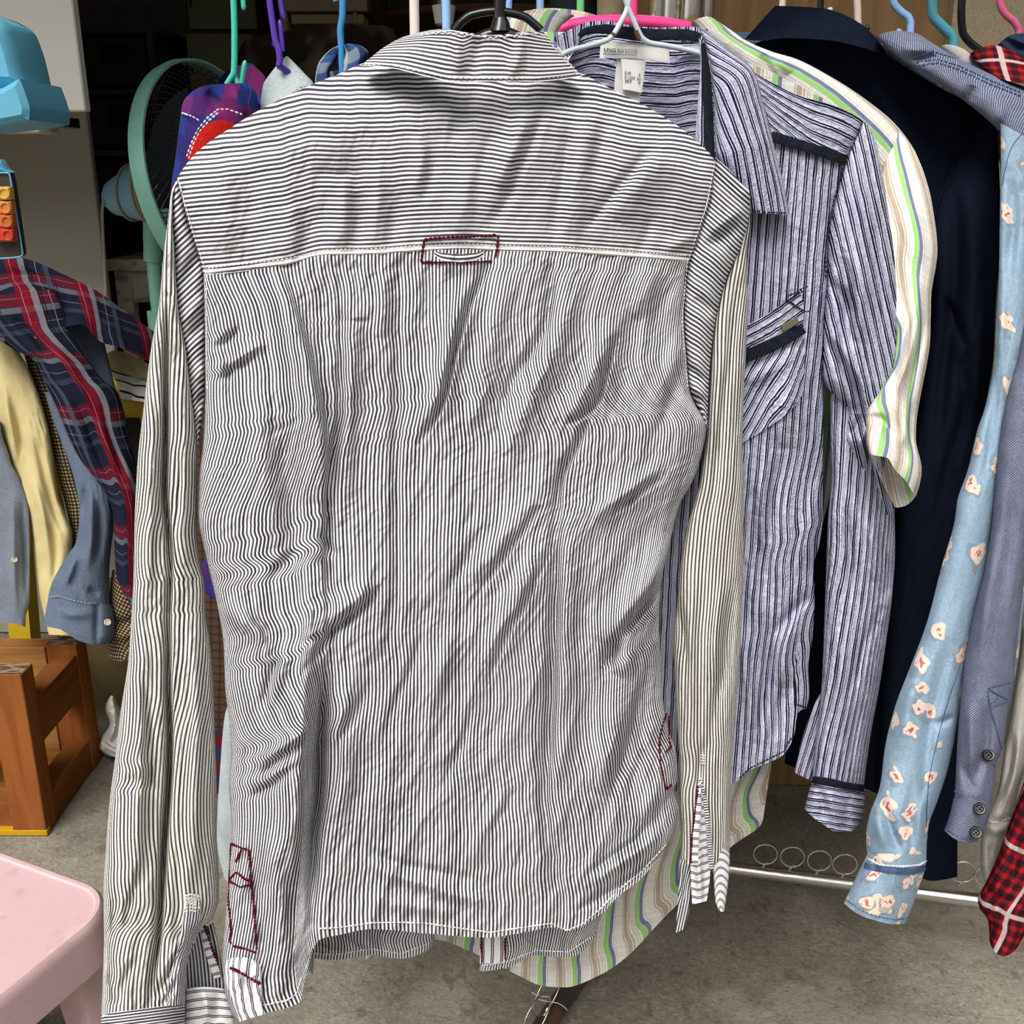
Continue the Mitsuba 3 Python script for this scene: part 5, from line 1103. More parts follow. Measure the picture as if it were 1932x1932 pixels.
stitches(fp, 'stitching', 'white_thread', [[352, 296, 362, 268, 374, 243, 392, 222, 412, 206, 430, 206, 462, 218], [343, 213, 362, 219, 380, 230], [356, 300, 366, 270, 378, 246, 396, 226, 414, 211]], FPB, r=0.0007, length=0.003, gap=0.001, lift=0.006)

cloth(fp, 'cuff', 'magenta_check', [392, 1050, 380, 1070, 386, 1110, 398, 1130], [440, 1040, 440, 1070, 440, 1110, 440, 1130], nu=12, nv=20, Y=0.93, bulge=0.012, back=0.02)
dk = thing('shirt', 'brown checked shirt in the gap between the striped sleeve and the striped shirt body', 'shirt')
cloth(dk, 'body', 'brown_check', [352, 480, 350, 800, 356, 1200, 372, 1500], [480, 480, 500, 800, 500, 1200, 470, 1490], nu=24, nv=60, Y=1.10, bulge=0.03, back=0.03)
cloth(dk, 'hem', 'dark_red_check', [372, 1380, 376, 1500], [460, 1380, 450, 1495], nu=14, nv=14, Y=1.06, bulge=0.01, label='dark red and navy checked hem')

lb = thing('shirt', 'pale grey-blue chambray shirt with pointed collar on the purple hanger', 'shirt')
cloth(lb, 'collar', 'pale_chambray', [540, 106, 509, 140, 496, 162, 491, 214], [543, 106, 576, 140, 592, 158, 600, 190], Bp=[(540, 205)], nu=40, nv=40, Y=0.97, bulge=[0.0, 0.01, 0.02], even=True, back=0.02, crinkle=[(0.0008, 60, 40, 10, 811)])
lbb = cloth(lb, 'body', 'pale_chambray', [495, 200, 490, 500, 480, 1000, 450, 1280, 424, 1350, 416, 1440, 409, 1580, 424, 1658], [600, 170, 640, 500, 640, 1000, 620, 1400, 590, 1838], Bp=[(500, 1740)], nu=30, nv=80, Y=((0.99, 1.03), (0.95, 0.99)), bulge=0.02, back=0.03)
stitches(lb, 'collar_stitching', 'grey_thread', [[588, 160, 565, 165, 548, 178, 540, 196]], lambda px, py: 0.945 + 0 * px, r=0.0008, length=0.003, gap=0.001)

bp = thing('shirt', 'dark blue and white patterned denim shirt on the blue hanger', 'shirt')
cloth(bp, 'collar', 'blue_check', [594, 158, 599, 124, 612, 104, 633, 88, 648, 83], [626, 150, 622, 136, 632, 120, 640, 104, 650, 90], nu=24, nv=40, Y=1.0, bulge=0.012, even=True, back=0.012)
cloth(bp, 'collar', 'blue_check', [648, 83, 652, 100, 648, 118, 646, 146], [660, 82, 682, 87, 695, 101, 692, 112, 676, 132], Tp=None, nu=30, nv=30, Y=0.985, bulge=0.016, even=True, back=0.012)
cloth(bp, 'body', 'blue_check', [600, 140, 640, 500, 660, 1000, 660, 1500], [690, 120, 780, 500, 800, 1000, 780, 1500], nu=24, nv=40, Y=((1.03, 1.05), (1.0, 1.03)), bulge=0.015, back=0.03)

# ------------------------------------------------------------------ hangers
def hanger(label, bsdf, stem, Y, r=0.0045, arms=None, hook=True, knobs=(), flat=False):
    """A moulded hanger: hook over the rail, stem, shoulder arms (mostly inside the shirt), small side hooks."""
    h = thing('clothes_hanger', label, 'hanger')
    r = 0.58 * r
    s = pts2(stem)
    P = at(s[:, 0], s[:, 1], Y)
    part(h, 'stem', mikit.ply(tube_mesh(bend(P, 6 * len(P)), r, 12), bsdf, smooth=50))
    if arms is not None:
        for sg in arms:
            a = P[-1]
            part(h, 'arm', mikit.ply(tube_mesh(bend([a, a + np.array(sg) * 0.4 + [0, 0, -0.006], a + np.array(sg) + [0, 0, -0.045]], 14), [r] * 12 + [r * .9, r * .7], 10), bsdf, smooth=50))
    for q in knobs:
        k = pts2(q)
        K = at(k[:, 0], k[:, 1], Y + 0.004)
        part(h, 'side_hook', mikit.ply(tube_mesh(bend(K, 10), np.r_[np.full(8, r * .8), r * .75, r * .45] if len(K) > 1 else r, 10), bsdf, smooth=50))
    if hook:
        top = P[0]
        z = RAIL_Z - top[2]
        part(h, 'hook', mikit.ply(tube_mesh(bend([top, top + [0, 0, z * .6], top + [0.0, 0.004, z], [top[0], RAIL_Y - 0.014, RAIL_Z + .006], [top[0], RAIL_Y, RAIL_Z + 0.016], [top[0], RAIL_Y + 0.015, RAIL_Z + 0.004], [top[0], RAIL_Y + .016, RAIL_Z - 0.01]], 40), r * 0.9, 10), bsdf, smooth=50))
    return h


RAIL_Y, RAIL_Z = 0.97, 1.27
for name, c in (('green_plastic', (0.045, 0.46, 0.34)), ('purple_plastic', (0.085, 0.035, 0.34)), ('blue_plastic', (0.04, 0.24, 0.52)), ('pale_pink_plastic', (0.74, 0.62, 0.60)), ('sky_plastic', (0.28, 0.48, 0.82)), ('leaf_plastic', (0.16, 0.50, 0.18)), ('teal_plastic', (0.09, 0.36, 0.46)), ('rose_plastic', (0.80, 0.16, 0.34)), ('light_blue_plastic', (0.13, 0.43, 0.62)), ('mint_plastic', (0.20, 0.46, 0.38)), ('fan_blue_plastic', (0.18, 0.38, 0.58)), ('stool_pink_plastic', (0.66, 0.42, 0.47)), ('yellow_plastic', (0.52, 0.36, 0.02))):
    plastic(name, c, 0.32)
hanger('turquoise green hanger with side hooks in the blue and magenta flannel shirt', 'green_plastic', [440, -12, 442, 40, 442, 120, 441, 138, 434, 150, 428, 160], 0.935, 0.0046, [(0.03, 0.04, -0.02)], knobs=[[455, 160, 458, 140, 462, 118, 463, 114], [458, -10, 459, 6, 460, 19]])
part('clothes_hanger_001' if False else list(labels)[-1], 'brace', mikit.ply(tube_mesh(bend(at(np.array([442., 446, 450]), np.array([140., 152, 160]), 0.937), 8), 0.0024, 10), 'green_plastic', smooth=50))
hanger('purple hanger with a bent neck above the pale grey-blue collar', 'purple_plastic', [507, -12, 514, 40, 520, 78, 526, 96, 528, 112, 526, 124], 0.955, 0.0048, [(0.05, 0.07, -0.03)], knobs=[[528, -10, 532, 20, 537, 36], [533, 96, 531, 70, 527, 38], [515, 80, 524, 90, 530, 98]])
hanger('deep blue hanger in the collar of the patterned denim shirt', 'blue_plastic', [646, -12, 646, 30, 642, 60, 644, 90, 645, 120, 646, 140], 0.99, 0.0052, [(0.05, 0.07, -0.03)], knobs=[[634, 3, 632, -4]])
hanger('off-white hanger behind the left end of the striped collar', 'pale_pink_plastic', [781, -12, 782, 40, 782, 90], 0.90, 0.0068, [(0.05, 0.07, -0.03)])
hanger('sky blue hanger standing above the striped collar, left of the black hanger', 'sky_plastic', [841, -12, 842, 30, 842, 80], 0.90, 0.0060, [(0.05, 0.07, -0.03)])
hanger('sky blue hanger just right of the black hanger neck', 'sky_plastic', [961, -12, 960, 10, 958, 50], 0.91, 0.0046, [(0.05, 0.07, -0.03)])
hanger('sky blue hanger at the green edge of the checked collar', 'sky_plastic', [1019, -12, 1019, 20, 1018, 60], 0.92, 0.0054, [(0.05, 0.07, -0.03)])
hanger('leaf green hanger behind the checked collar', 'leaf_plastic', [1095, -12, 1095, 20, 1094, 60], 0.95, 0.0056, [(0.05, 0.07, -0.03)])
hanger('thin pale pink hanger above the left half of the navy collar', 'pale_pink_plastic', [1477, -12, 1476, 10, 1474, 40], 1.12, 0.0056, [(0.01, 0.04, -0.03)])
hanger('slim black hanger above the middle of the navy collar', 'black_plastic', [1548, -12, 1548, 10, 1546, 40], 1.11, 0.0056, [(0.01, 0.04, -0.03)], knobs=[[1634, 60, 1636, 54, 1640, 50]])
hanger('pale pink hanger at the right end of the navy collar', 'pale_pink_plastic', [1617, -12, 1618, 20, 1620, 70], 1.10, 0.0060, [(0.01, 0.04, -0.03)], knobs=[[1564, 30, 1566, 16, 1566, 14]])
hanger('sky blue hanger with an S-curved neck over the twill shirt', 'sky_plastic', [1684, -12, 1686, 4, 1700, 22, 1714, 33, 1718, 46, 1716, 70], 1.02, 0.0058, None, knobs=[[1694, 64, 1698, 55]])
hanger('translucent teal hanger with an angular neck right of the S-curved blue one', 'teal_plastic', [1760, -12, 1760, 28, 1778, 50, 1798, 74, 1798, 100], 1.04, 0.0080, None)
hanger('black hanger with an angular neck between the teal and the pink one', 'black_plastic', [1816, -12, 1816, 60, 1826, 76, 1848, 94, 1880, 112], 1.06, 0.0060, None)
hanger('rose pink hanger with an S-curved neck in the top right corner', 'rose_plastic', [1886, -12, 1888, 10, 1898, 28, 1914, 42, 1922, 58, 1922, 80], 1.06, 0.0056, None)

# ------------------------------------------------------------------ the rack: rails, uprights, feet, rings
rack = thing('garment_rack', 'chromed tube garment rack carrying the shirts, its low rail right of the striped shirt', 'rack')
def rod(a, b, r, n=14):
    a, b = np.asarray(a, float), np.asarray(b, float)
    return tube_mesh(np.linspace(0, 1, 6)[:, None] * (b - a) + a, r, n)
ra, rb = on_floor(1300, 1628, 0.10), on_floor(1900, 1706, 0.10)
dirr = (rb - ra) / np.linalg.norm(rb - ra)
part(rack, 'bottom_rail', mikit.ply(rod(ra - dirr * 0.55, rb + dirr * 0.25, 0.0095, 20), 'chrome', smooth=50), 'chrome rail just above the floor')
part(rack, 'top_rail', mikit.ply(rod([-0.95, RAIL_Y, RAIL_Z], [0.95, RAIL_Y, RAIL_Z], 0.0095, 16), 'chrome', smooth=50))
for px_, r_ in ((1243, 0.0095), (1270, 0.0120), (1305, 0.0125), (1336, 0.0095)):
    c = at(px_, 20, 1.26)
    part(rack, 'upright', mikit.ply(rod([c[0], 1.26 + 0.012 * (px_ % 3), 0.0], [c[0], 1.26 + 0.012 * (px_ % 3), 1.62], r_, 20), 'chrome_rusty', smooth=50), 'chrome upright with brown rust spots')
for sx in (-0.95, 0.95):
    part(rack, 'end_post', mikit.ply(rod([sx, RAIL_Y, 0.0], [sx, RAIL_Y, RAIL_Z + .01], 0.011, 16), 'chrome', smooth=50))
fa, fb = on_floor(1088, 1846, 0.020), on_floor(1020, 1945, 0.020)
fd = (fb - fa) / np.linalg.norm(fb - fa)
part(rack, 'foot', mikit.ply(join([rod(fa - fd * .12, fb + fd * .1, 0.0135, 16)]), 'rusty_steel', smooth=50), 'dark rusty foot tube running towards the viewer')
part(rack, 'front_arm', mikit.ply(rod([-.012, RAIL_Y, RAIL_Z], [-.012, 0.60, RAIL_Z], 0.008, 14), 'chrome', smooth=50))


def wire_ring(px, py, Y, r, axis, label, group=None, tilt=0.0):
    k = thing('wire_ring', label, 'ring', group)
    c = at(px, py, Y)
    ax = np.array(axis, float)
    ax /= np.linalg.norm(ax)
    e1 = np.cross(ax, [0, 0, 1])
    e1 /= np.linalg.norm(e1)
    e2 = np.cross(e1, ax)
    t = np.linspace(0, 2 * np.pi, 41)[:-1]
    part(k, 'hoop', mikit.ply(tube_mesh(c + r * (np.cos(t)[:, None] * e1 + np.sin(t)[:, None] * e2), 0.0011, 8, True), 'chrome', smooth=50))
    b = c - r * e2
    part(k, 'clasp', mikit.ply(join([tube_mesh(np.array([b + e1 * 0.004 + e2 * .003, b - e2 * 0.001, b - e1 * 0.003 - e2 * 0.006]), 0.0016, 7)]), 'chrome', smooth=50))


for px_, py_, lab in ((1444, 1612, 'wire ring on the low chrome rail, nearest the striped shirt'), (1495, 1617, 'wire ring on the low rail, second from the striped shirt'), (1546, 1624, 'wire ring on the low rail, third from the striped shirt'), (1594, 1631, 'wire ring on the low rail half hidden by the floral cuff'), (1817, 1645, 'wire ring on the low rail right of the navy hem'), (1864, 1652, 'wire ring on the low rail half hidden by the grey sleeve')):
    yy = float(np.interp(px_, [1300, 1900], [ra[1], rb[1]]))
    wire_ring(px_, py_, yy, 0.0165, (0.12, 1, 0), lab, 'wire rings on the low rail')
wire_ring(1033, 1874, on_floor(1040, 1895, .05)[1], 0.030, (-1, 0.75, 0.1), 'larger wire ring on the rusty foot, right under the checked hem')
wire_ring(1012, 1918, on_floor(1015, 1935, .05)[1], 0.030, (-1, 0.75, 0.1), 'larger wire ring on the rusty foot at the bottom edge of the picture')
th_ = thing('loose_thread', 'two fine white loose threads caught on the rusty foot', 'thread')
for q in ([1003, 1872, 1012, 1877, 1025, 1880, 1038, 1881], [1012, 1884, 1030, 1889, 1050, 1892, 1062, 1898, 1070, 1906]):
    s_ = pts2(q)
    part(th_, 'strand', mikit.ply(tube_mesh(bend(at(s_[:, 0], s_[:, 1], on_floor(s_[:, 0], s_[:, 1], 0.062)[:, 1]), 16), 0.0005, 6), 'white_thread'))

# ------------------------------------------------------------------ pink plastic stool, wooden stool frame, yellow stool
ps = thing('plastic_stool', 'small pale pink plastic stool at the bottom left', 'stool')
c0, e1, e2 = np.array([-0.425, 0.942]), np.array([-0.911, 0.413]), np.array([-0.413, -0.911])
W, H0, R0 = 0.27, 0.30, 0.055
from shapely.geometry import Polygon as _Poly
sq = _Poly([(0, 0), (W, 0), (W, W), (0, W)]).buffer(-R0).buffer(R0, quad_segs=12)
def ringpts(poly, n=96):
    b = poly.exterior
    return np.array([b.interpolate(d).coords[0] for d in np.linspace(0, b.length, n, endpoint=False)])
def loft(levels, close_top=True, close_bot=True):
    """Skin over level curves ((x, y) in the stool's own plan, z)."""
    V, n = [], len(levels[0][0])
    for q, z in levels:
        w = c0 + q[:, :1] * e1 + q[:, 1:] * e2
        V.append(np.column_stack([w, np.full(n, z)]))
    V = np.vstack(V)
    f, j = [], np.arange(n)
    for i in range(len(levels) - 1):
        a, b = i * n + j, i * n + (j + 1) % n
        f += [np.stack([a, b, b + n], 1), np.stack([a, b + n, a + n], 1)]
    for lev, on in ((0, close_bot), (len(levels) - 1, close_top)):
        if on:
            V = np.vstack([V, V[lev * n:(lev + 1) * n].mean(0)])
            f.append(np.stack([np.full(n, len(V) - 1), lev * n + j, lev * n + (j + 1) % n], 1))
    return V, np.vstack(f)
o = lambda d: ringpts(sq.buffer(d, quad_segs=12))
part(ps, 'seat', mikit.ply(loft([(o(-0.002), H0 - 0.058), (o(0.0015), H0 - 0.058), (o(0.001), H0 - 0.012), (o(-0.0005), H0 - 0.004), (o(-0.004), H0), (o(-0.0085), H0), (o(-0.0105), H0 - 0.0022), (o(-0.03), H0 - 0.003)], close_bot=False), 'stool_pink', smooth=35), 'square seat with rounded corners and a raised worn rim')
for i, (a, b) in enumerate(((0.018, 0.018), (W - .068, 0.018), (0.018, W - .068), (W - .068, W - .068))):
    sx, sy = (-1 if a < W / 2 else 1), (-1 if b < W / 2 else 1)
    lv = []
    for z, w, d in ((0.0, 0.040, 0.012), (0.004, 0.042, 0.012), (H0 - 0.03, 0.05, 0.0)):
        q = ringpts(_Poly([(0, 0), (w, 0), (w, w), (0, w)]).buffer(-0.008).buffer(0.008), 32)
        lv.append((q + [a + d * sx, b + d * sy], z))
    part(ps, 'leg', mikit.ply(loft(lv), 'stool_pink', smooth=35))

ws = thing('wooden_stool', 'orange-brown wooden stool frame without a seat, left edge behind the pink stool', 'stool')
X1, YF, YB = -0.782, 1.470, 1.715
LW, LD, HT = 0.056, 0.042, 0.300
XL = X1 - 0.33
for x0, y0, h in ((X1 - LW, YF, HT), (X1 - LW, YB - LD, 0.255), (XL, YF, HT), (XL, YB - LD, 0.255)):
    part(ws, 'leg', mikit.ply(box((x0, y0, 0.0), (x0 + LW, y0 + LD, h), 0.0025), 'wood_leg'), 'square leg with rough end grain')
for x0, x1, y0, y1, z0, z1, nm in ((X1 - 0.040, X1 - 0.002, YF + LD, YB - LD, 0.155, 0.236, 'side_rail'), (XL + .002, XL + 0.04, YF + LD, YB - LD, 0.155, 0.236, 'side_rail'), (X1 - 0.040, X1 - 0.002, YF + LD, YB - LD, 0.0, 0.062, 'floor_rail'), (XL + .002, XL + 0.04, YF + LD, YB - LD, 0.0, 0.062, 'floor_rail'),
                                   (XL + LW, X1 - LW, YB - 0.045, YB - 0.006, 0.172, 0.252, 'back_rail'), (XL + LW, X1 - LW, YB - 0.045, YB - 0.006, 0.03, 0.11, 'back_rail'), (XL + LW, X1 - LW, YF + 0.012, YF + 0.05, 0.0, 0.055, 'front_rail'), (XL + LW, X1 - LW, YF + 0.012, YF + 0.05, 0.135, 0.2, 'front_rail')):
    part(ws, nm, mikit.ply(box((x0, y0, z0), (x1, y1, z1), 0.002), 'wood_rail' if 'back' in nm else 'wood_side'))
part(ws, 'shelf', mikit.ply(box((XL + LW, YF + .06, 0.03), (X1 - LW + .008, YB - .05, 0.045), 0.002), 'wood_rail'))
part(ws, 'foot_cap', mikit.ply(box((X1 - LW - .25, YF - .001, 0.0), (X1 + .001, YF + LD * .3, 0.011), 0.002), 'yellow_paint'), 'yellow painted foot')

ys = thing('plastic_stool', 'tall yellow plastic stool under the heap of shirts', 'stool')
part(ys, 'seat', mikit.ply(box((-1.20, 1.74, 0.655), (-0.58, 2.06, 0.69), 0.012), 'yellow_plastic', smooth=40))
for a, b in (((-0.90, 1.78), (-0.925, 1.75)), ((-0.63, 1.78), (-0.60, 1.76)), ((-0.95, 1.98), (-0.93, 2.0)), ((-1.15, 1.95), (-1.2, 1.98))):
    q = np.array([[-1, -1], [1, -1], [1, 1], [-1, 1]])
    V = np.vstack([np.column_stack([np.array(b) + q * 0.019, np.zeros(4)]), np.column_stack([np.array(a) + q * 0.022, np.full(4, 0.66)])])
    F_ = [[0, 1, 5], [0, 5, 4], [1, 2, 6], [1, 6, 5], [2, 3, 7], [2, 7, 6], [3, 0, 4], [3, 4, 7], [0, 2, 1], [0, 3, 2], [4, 5, 6], [4, 6, 7]]
    part(ys, 'leg', mikit.ply((V, np.array(F_)), 'yellow_plastic'))

# ------------------------------------------------------------------ heap of shirts on the yellow stool
dp = thing('plaid_shirt', 'red, navy and grey plaid shirt thrown over the heap of shirts at the left edge', 'shirt')
cloth(dp, 'body', 'red_navy_plaid', [-50, 462, -50, 560, -50, 650], [305, 636, 300, 660, 292, 690], Tp=[(0, 478), (52, 489), (129, 522), (181, 548), (233, 585)], Bp=[(0, 645), (60, 640), (110, 622), (150, 612), (192, 646), (223, 655), (254, 668)], nu=120, nv=60, Y=((1.60, 1.66), (1.53, 1.60)), bulge=0.05, p=2.2, back=0.05, even=True, rot=-18,
      folds=[(14, -0.012, 0, -20, 520, 60, 525, 130, 560, 190, 600), (16, 0.014, 0, -20, 545, 70, 550, 150, 580, 230, 640), (10, -0.01, 0, 100, 560, 150, 590, 200, 620)], crinkle=[(0.004, 28, 80, 14, 901)])
cloth(dp, 'sleeve', 'red_navy_plaid', [-40, 560, -30, 610, 0, 641, 31, 662, 62, 678, 85, 724, 104, 768, 124, 817, 153, 869, 181, 905, 199, 931, 213, 967, 215, 1009, 219, 1081, 228, 1110, 245, 1137], [100, 545, 118, 580, 128, 612, 146, 647, 168, 683, 194, 717, 220, 737, 233, 773, 242, 812, 256, 874, 264, 950, 266, 1040, 266, 1137], nu=70, nv=220, Y=((1.52, 1.53), (1.50, 1.52)), bulge=[0.02, 0.035, 0.04, 0.035, 0.03], p=2.1, back=0.03, rot=0,
      folds=[(10, -0.012, 0, 120, 690, 150, 760, 180, 840, 215, 930), (10, 0.010, 0, 100, 650, 140, 720, 170, 790), (8, -0.008, 0, 190, 760, 215, 840, 235, 910), (8, -0.01, 0, 20, 600, 60, 630, 95, 680)], crinkle=[(0.003, 65, 60, 12, 905)])
yl = thing('shirt', 'pale yellow shirt hanging down at the left edge over the yellow stool', 'shirt')
cloth(yl, 'sleeve', 'yellow_cotton', [-40, 640, -30, 750, 0, 812, 26, 890, 38, 940, 52, 972, 67, 1055, 75, 1125, 84, 1165, 92, 1198], [20, 640, 38, 668, 50, 688, 70, 735, 86, 786, 97, 838, 105, 903, 113, 945, 123, 968, 137, 1011, 136, 1035, 125, 1100, 135, 1150, 142, 1198], nu=50, nv=140, Y=((1.62, 1.60), (1.60, 1.60)), bulge=[0.02, 0.03, 0.03], p=2.1, back=0.03,
      folds=[(8, -0.010, 0, 20, 760, 38, 840, 40, 900), (9, 0.009, 0, 5, 720, 20, 800, 30, 860), (7, -0.008, 0, 70, 830, 85, 900, 105, 970, 120, 1010), (8, 0.008, 0, 60, 900, 80, 970, 90, 1050), (7, -0.007, 0, 95, 980, 105, 1050, 100, 1100)], crinkle=[(0.003, 75, 40, 9, 915)])
gi = thing('shirt', 'beige and black gingham shirt between the yellow sleeve and the grey-blue sleeve', 'shirt')
cloth(gi, 'sleeve', 'gingham', [40, 650, 55, 700, 75, 760, 92, 820, 110, 900, 125, 960, 135, 1010, 130, 1035], [70, 650, 85, 700, 110, 770, 130, 850, 148, 910, 160, 960, 156, 1000, 150, 1040], nu=24, nv=90, Y=1.63, bulge=0.02, p=2.2, back=0.02, crinkle=[(0.003, 70, 40, 10, 921)])
cloth(gi, 'cuff', 'gingham', [212, 1075, 206, 1133, 204, 1190, 206, 1240, 220, 1250], [262, 1075, 262, 1133, 262, 1190, 262, 1236, 250, 1242], nu=30, nv=50, Y=1.56, bulge=0.03, p=2.2, back=0.02, rot=25, folds=[(8, -0.008, 0, 205, 1165, 230, 1175, 258, 1170), (8, 0.008, 0, 205, 1190, 230, 1200, 258, 1195)], crinkle=[(0.003, 20, 30, 9, 925)])
ch = thing('shirt', 'grey-blue chambray sleeve with a buttoned cuff above the wooden stool', 'shirt')
cloth(ch, 'body', 'chambray', [120, 575, 125, 620, 140, 680, 150, 740], [185, 575, 198, 650, 215, 720, 230, 790], nu=30, nv=40, Y=1.60, bulge=0.02, back=0.02, crinkle=[(0.003, 60, 40, 10, 931)])
chs = cloth(ch, 'sleeve', 'chambray', [85, 740, 100, 790, 127, 864, 140, 905, 150, 965, 143, 1024, 129, 1045, 110, 1076, 97, 1102, 90, 1133], [200, 740, 205, 830, 212, 900, 216, 960, 214, 1000, 210, 1029, 206, 1081, 206, 1110, 208, 1145], nu=60, nv=130, Y=((1.56, 1.57), (1.52, 1.54)), bulge=[0.02, 0.035, 0.04], p=2.1, back=0.03,
            folds=[(7, -0.009, 0, 160, 920, 158, 950, 152, 975), (8, -0.010, 0, 125, 1050, 120, 1070, 106, 1100), (8, 0.009, 0, 140, 1050, 132, 1080, 120, 1105), (8, -0.007, 0, 185, 940, 190, 1000, 182, 1060), (8, 0.007, 0, 170, 930, 172, 1000, 165, 1070), (7, -0.006, 0, 165, 1110, 178, 1118, 186, 1125)], crinkle=[(0.003, 80, 40, 9, 935)])
chc = cloth(ch, 'cuff', 'chambray', [91, 1128, 86, 1155, 81, 1182], [210, 1140, 216, 1165, 217, 1195, 206, 1212], Bp=[(116, 1188, .3), (145, 1207, .52), (181, 1217, .78)], nu=50, nv=30, Y=((1.515, 1.54), (1.505, 1.53)), bulge=0.04, p=2.1, back=0.03, folds=[(6, -0.005, 0, 184, 1130, 183, 1170, 182, 1215), (8, 0.005, 0, 110, 1150, 140, 1160, 170, 1158)], crinkle=[(0.002, 20, 40, 10, 938)])
CHC = surf_y(chc)
stitches(ch, 'cuff_stitching', 'grey_thread', [[93, 1127, 110, 1124, 135, 1132, 160, 1138, 184, 1138]], CHC, r=0.001, length=0.004, gap=0.0015, lift=0.003)
button(ch, 203, 1174, 1.485, 0.0055, 'cream_button', (0.3, 0.1), 'cream cuff button')
ox = thing('shirt', 'grey-blue oxford shirt front edge at the far left, ending above the wooden stool', 'shirt')
cloth(ox, 'body', 'oxford', [-40, 780, -40, 1000, -40, 1170], [0, 795, 20, 870, 38, 905, 55, 965, 57, 1042, 56, 1133, 49, 1160, 48, 1183], Bp=[(0, 1174, .45), (30, 1177, .8)], nu=40, nv=90, Y=1.59, bulge=0.015, back=0.03, folds=[(6, -0.008, 0, 42, 950, 46, 1040, 50, 1120), (6, 0.006, 0, 25, 940, 26, 1050, 30, 1150)], crinkle=[(0.002, 85, 40, 9, 941)])
button(ox, 27, 1056, 1.568, 0.0050, 'cream_button', (0.1, 0.1), 'cream button')
tee = thing('t_shirt', 'folded white tee with black lines on the yellow stool, right of the plaid sleeve', 't-shirt')
cloth(tee, 'body', 'striped_tee', [200, 688, 208, 702, 222, 726, 228, 752], [300, 700, 300, 730, 300, 762], Tp=[(240, 700)], Bp=[(260, 757)], nu=40, nv=40, Y=((1.72, 1.70), (1.68, 1.66)), bulge=0.03, back=0.06, swap=True, even=True, folds=[(6, 0.006, 0, 215, 715, 250, 722, 290, 716), (5, -0.005, 0, 215, 708, 240, 716, 255, 722)], crinkle=[(0.002, 10, 40, 10, 951)])
sc = thing('cloth', 'crumpled straw-yellow cloth on top of the folded striped tee', 'cloth')
cloth(sc, 'fabric', 'straw_cotton', [199, 669, 200, 680, 206, 694], [296, 694, 298, 702, 290, 716], Tp=[(217, 661), (250, 672), (280, 686)], Bp=[(241, 708)], nu=40, nv=24, Y=1.68, bulge=0.03, back=0.05, even=True, crinkle=[(0.004, 30, 40, 9, 961)])
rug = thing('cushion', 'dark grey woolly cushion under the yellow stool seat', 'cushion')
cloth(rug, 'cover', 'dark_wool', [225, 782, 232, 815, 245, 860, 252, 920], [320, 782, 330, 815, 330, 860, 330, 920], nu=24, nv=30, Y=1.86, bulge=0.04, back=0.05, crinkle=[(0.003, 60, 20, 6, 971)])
bg_ = thing('bag', 'crumpled white cloth bag on the floor right of the wooden stool', 'bag')
cloth(bg_, 'fabric', 'white_canvas', [209, 1312, 199, 1338, 207, 1365, 193, 1390, 187, 1410, 200, 1424], [216, 1314, 225, 1332, 236, 1345, 250, 1370, 250, 1395, 240, 1425], Bp=[(215, 1428)], nu=40, nv=60, Y=1.72, bulge=0.045, p=2.1, back=0.05, folds=[(5, -0.010, 0, 220, 1330, 228, 1350, 224, 1375, 212, 1400), (6, 0.01, 0, 209, 1340, 214, 1370, 205, 1400)], crinkle=[(0.012, 80, 34, 9, 981), (0.008, 35, 26, 8, 985)])
bk_ = thing('bucket', 'dull khaki plastic bin behind the gingham cuff', 'bin')
m_ = trimesh.creation.revolve(np.array([[0, 0], [0.075, 0], [0.095, 0.24], [0.10, 0.24], [0.10, 0.25], [0.09, 0.25], [0.07, 0.02], [0, 0.02]]), sections=40)
part(bk_, 'shell', mikit.ply((np.asarray(m_.vertices) + [-0.80, 1.93, 0.0], m_.faces), 'khaki_plastic', smooth=40))
# ------------------------------------------------------------------ behind: white cabinet, fan, toys, dark furniture, boards
wc = thing('cabinet', 'tall white cabinet at the left edge with an overhanging upper door', 'cabinet')
part(wc, 'back_panel', mikit.ply(box((-1.95, 2.28, 0.0), (-0.885, 2.30, 2.1), 0.004), 'shaded_laminate'))
part(wc, 'door', mikit.ply(box((-1.75, 1.90, 1.162), (-0.738, 1.925, 2.1), 0.004), 'white_laminate'), 'white upper door')
part(wc, 'ledge', mikit.ply(box((-1.75, 1.905, 1.128), (-0.825, 1.985, 1.160), 0.003), 'white_laminate'))
part(wc, 'hinge', mikit.ply(box((-0.81, 1.93, 1.138), (-0.79, 2.0, 1.155), 0.002), 'black_plastic'))

# the fan: a hoop of two dished grilles around dark blades, tilted up and turned to the right
fan = thing('electric_fan', 'standing fan with mint green rim, black wire grille and light blue motor', 'fan')
FC0 = at(404, 338, 2.18)
ax = np.array([0.93, -0.34, 0.15])
ax /= np.linalg.norm(ax)
f1 = np.cross(ax, [0, 0, 1]); f1 /= np.linalg.norm(f1)
f2 = np.cross(f1, ax)
RF = 0.222
def fanpt(r, th, d):
    return FC0 + np.asarray(r)[..., None] * (np.cos(th)[..., None] * f1 + np.sin(th)[..., None] * f2) + np.asarray(d)[..., None] * ax
th = np.linspace(0, 2 * np.pi, 97)[:-1]
prof = np.array([(RF + .003, -.017), (RF + .006, 0.0), (RF + .003, .017), (RF - .002, .017), (RF - .002, -.017)])
V = np.concatenate([fanpt(np.full(96, r), th, np.full(96, d)) for r, d in prof])
F_ = []
for i in range(5):
    a, b = i * 96, ((i + 1) % 5) * 96
    j = np.arange(96); j2 = (j + 1) % 96
    F_ += [np.stack([a + j, a + j2, b + j2], 1), np.stack([a + j, b + j2, b + j], 1)]
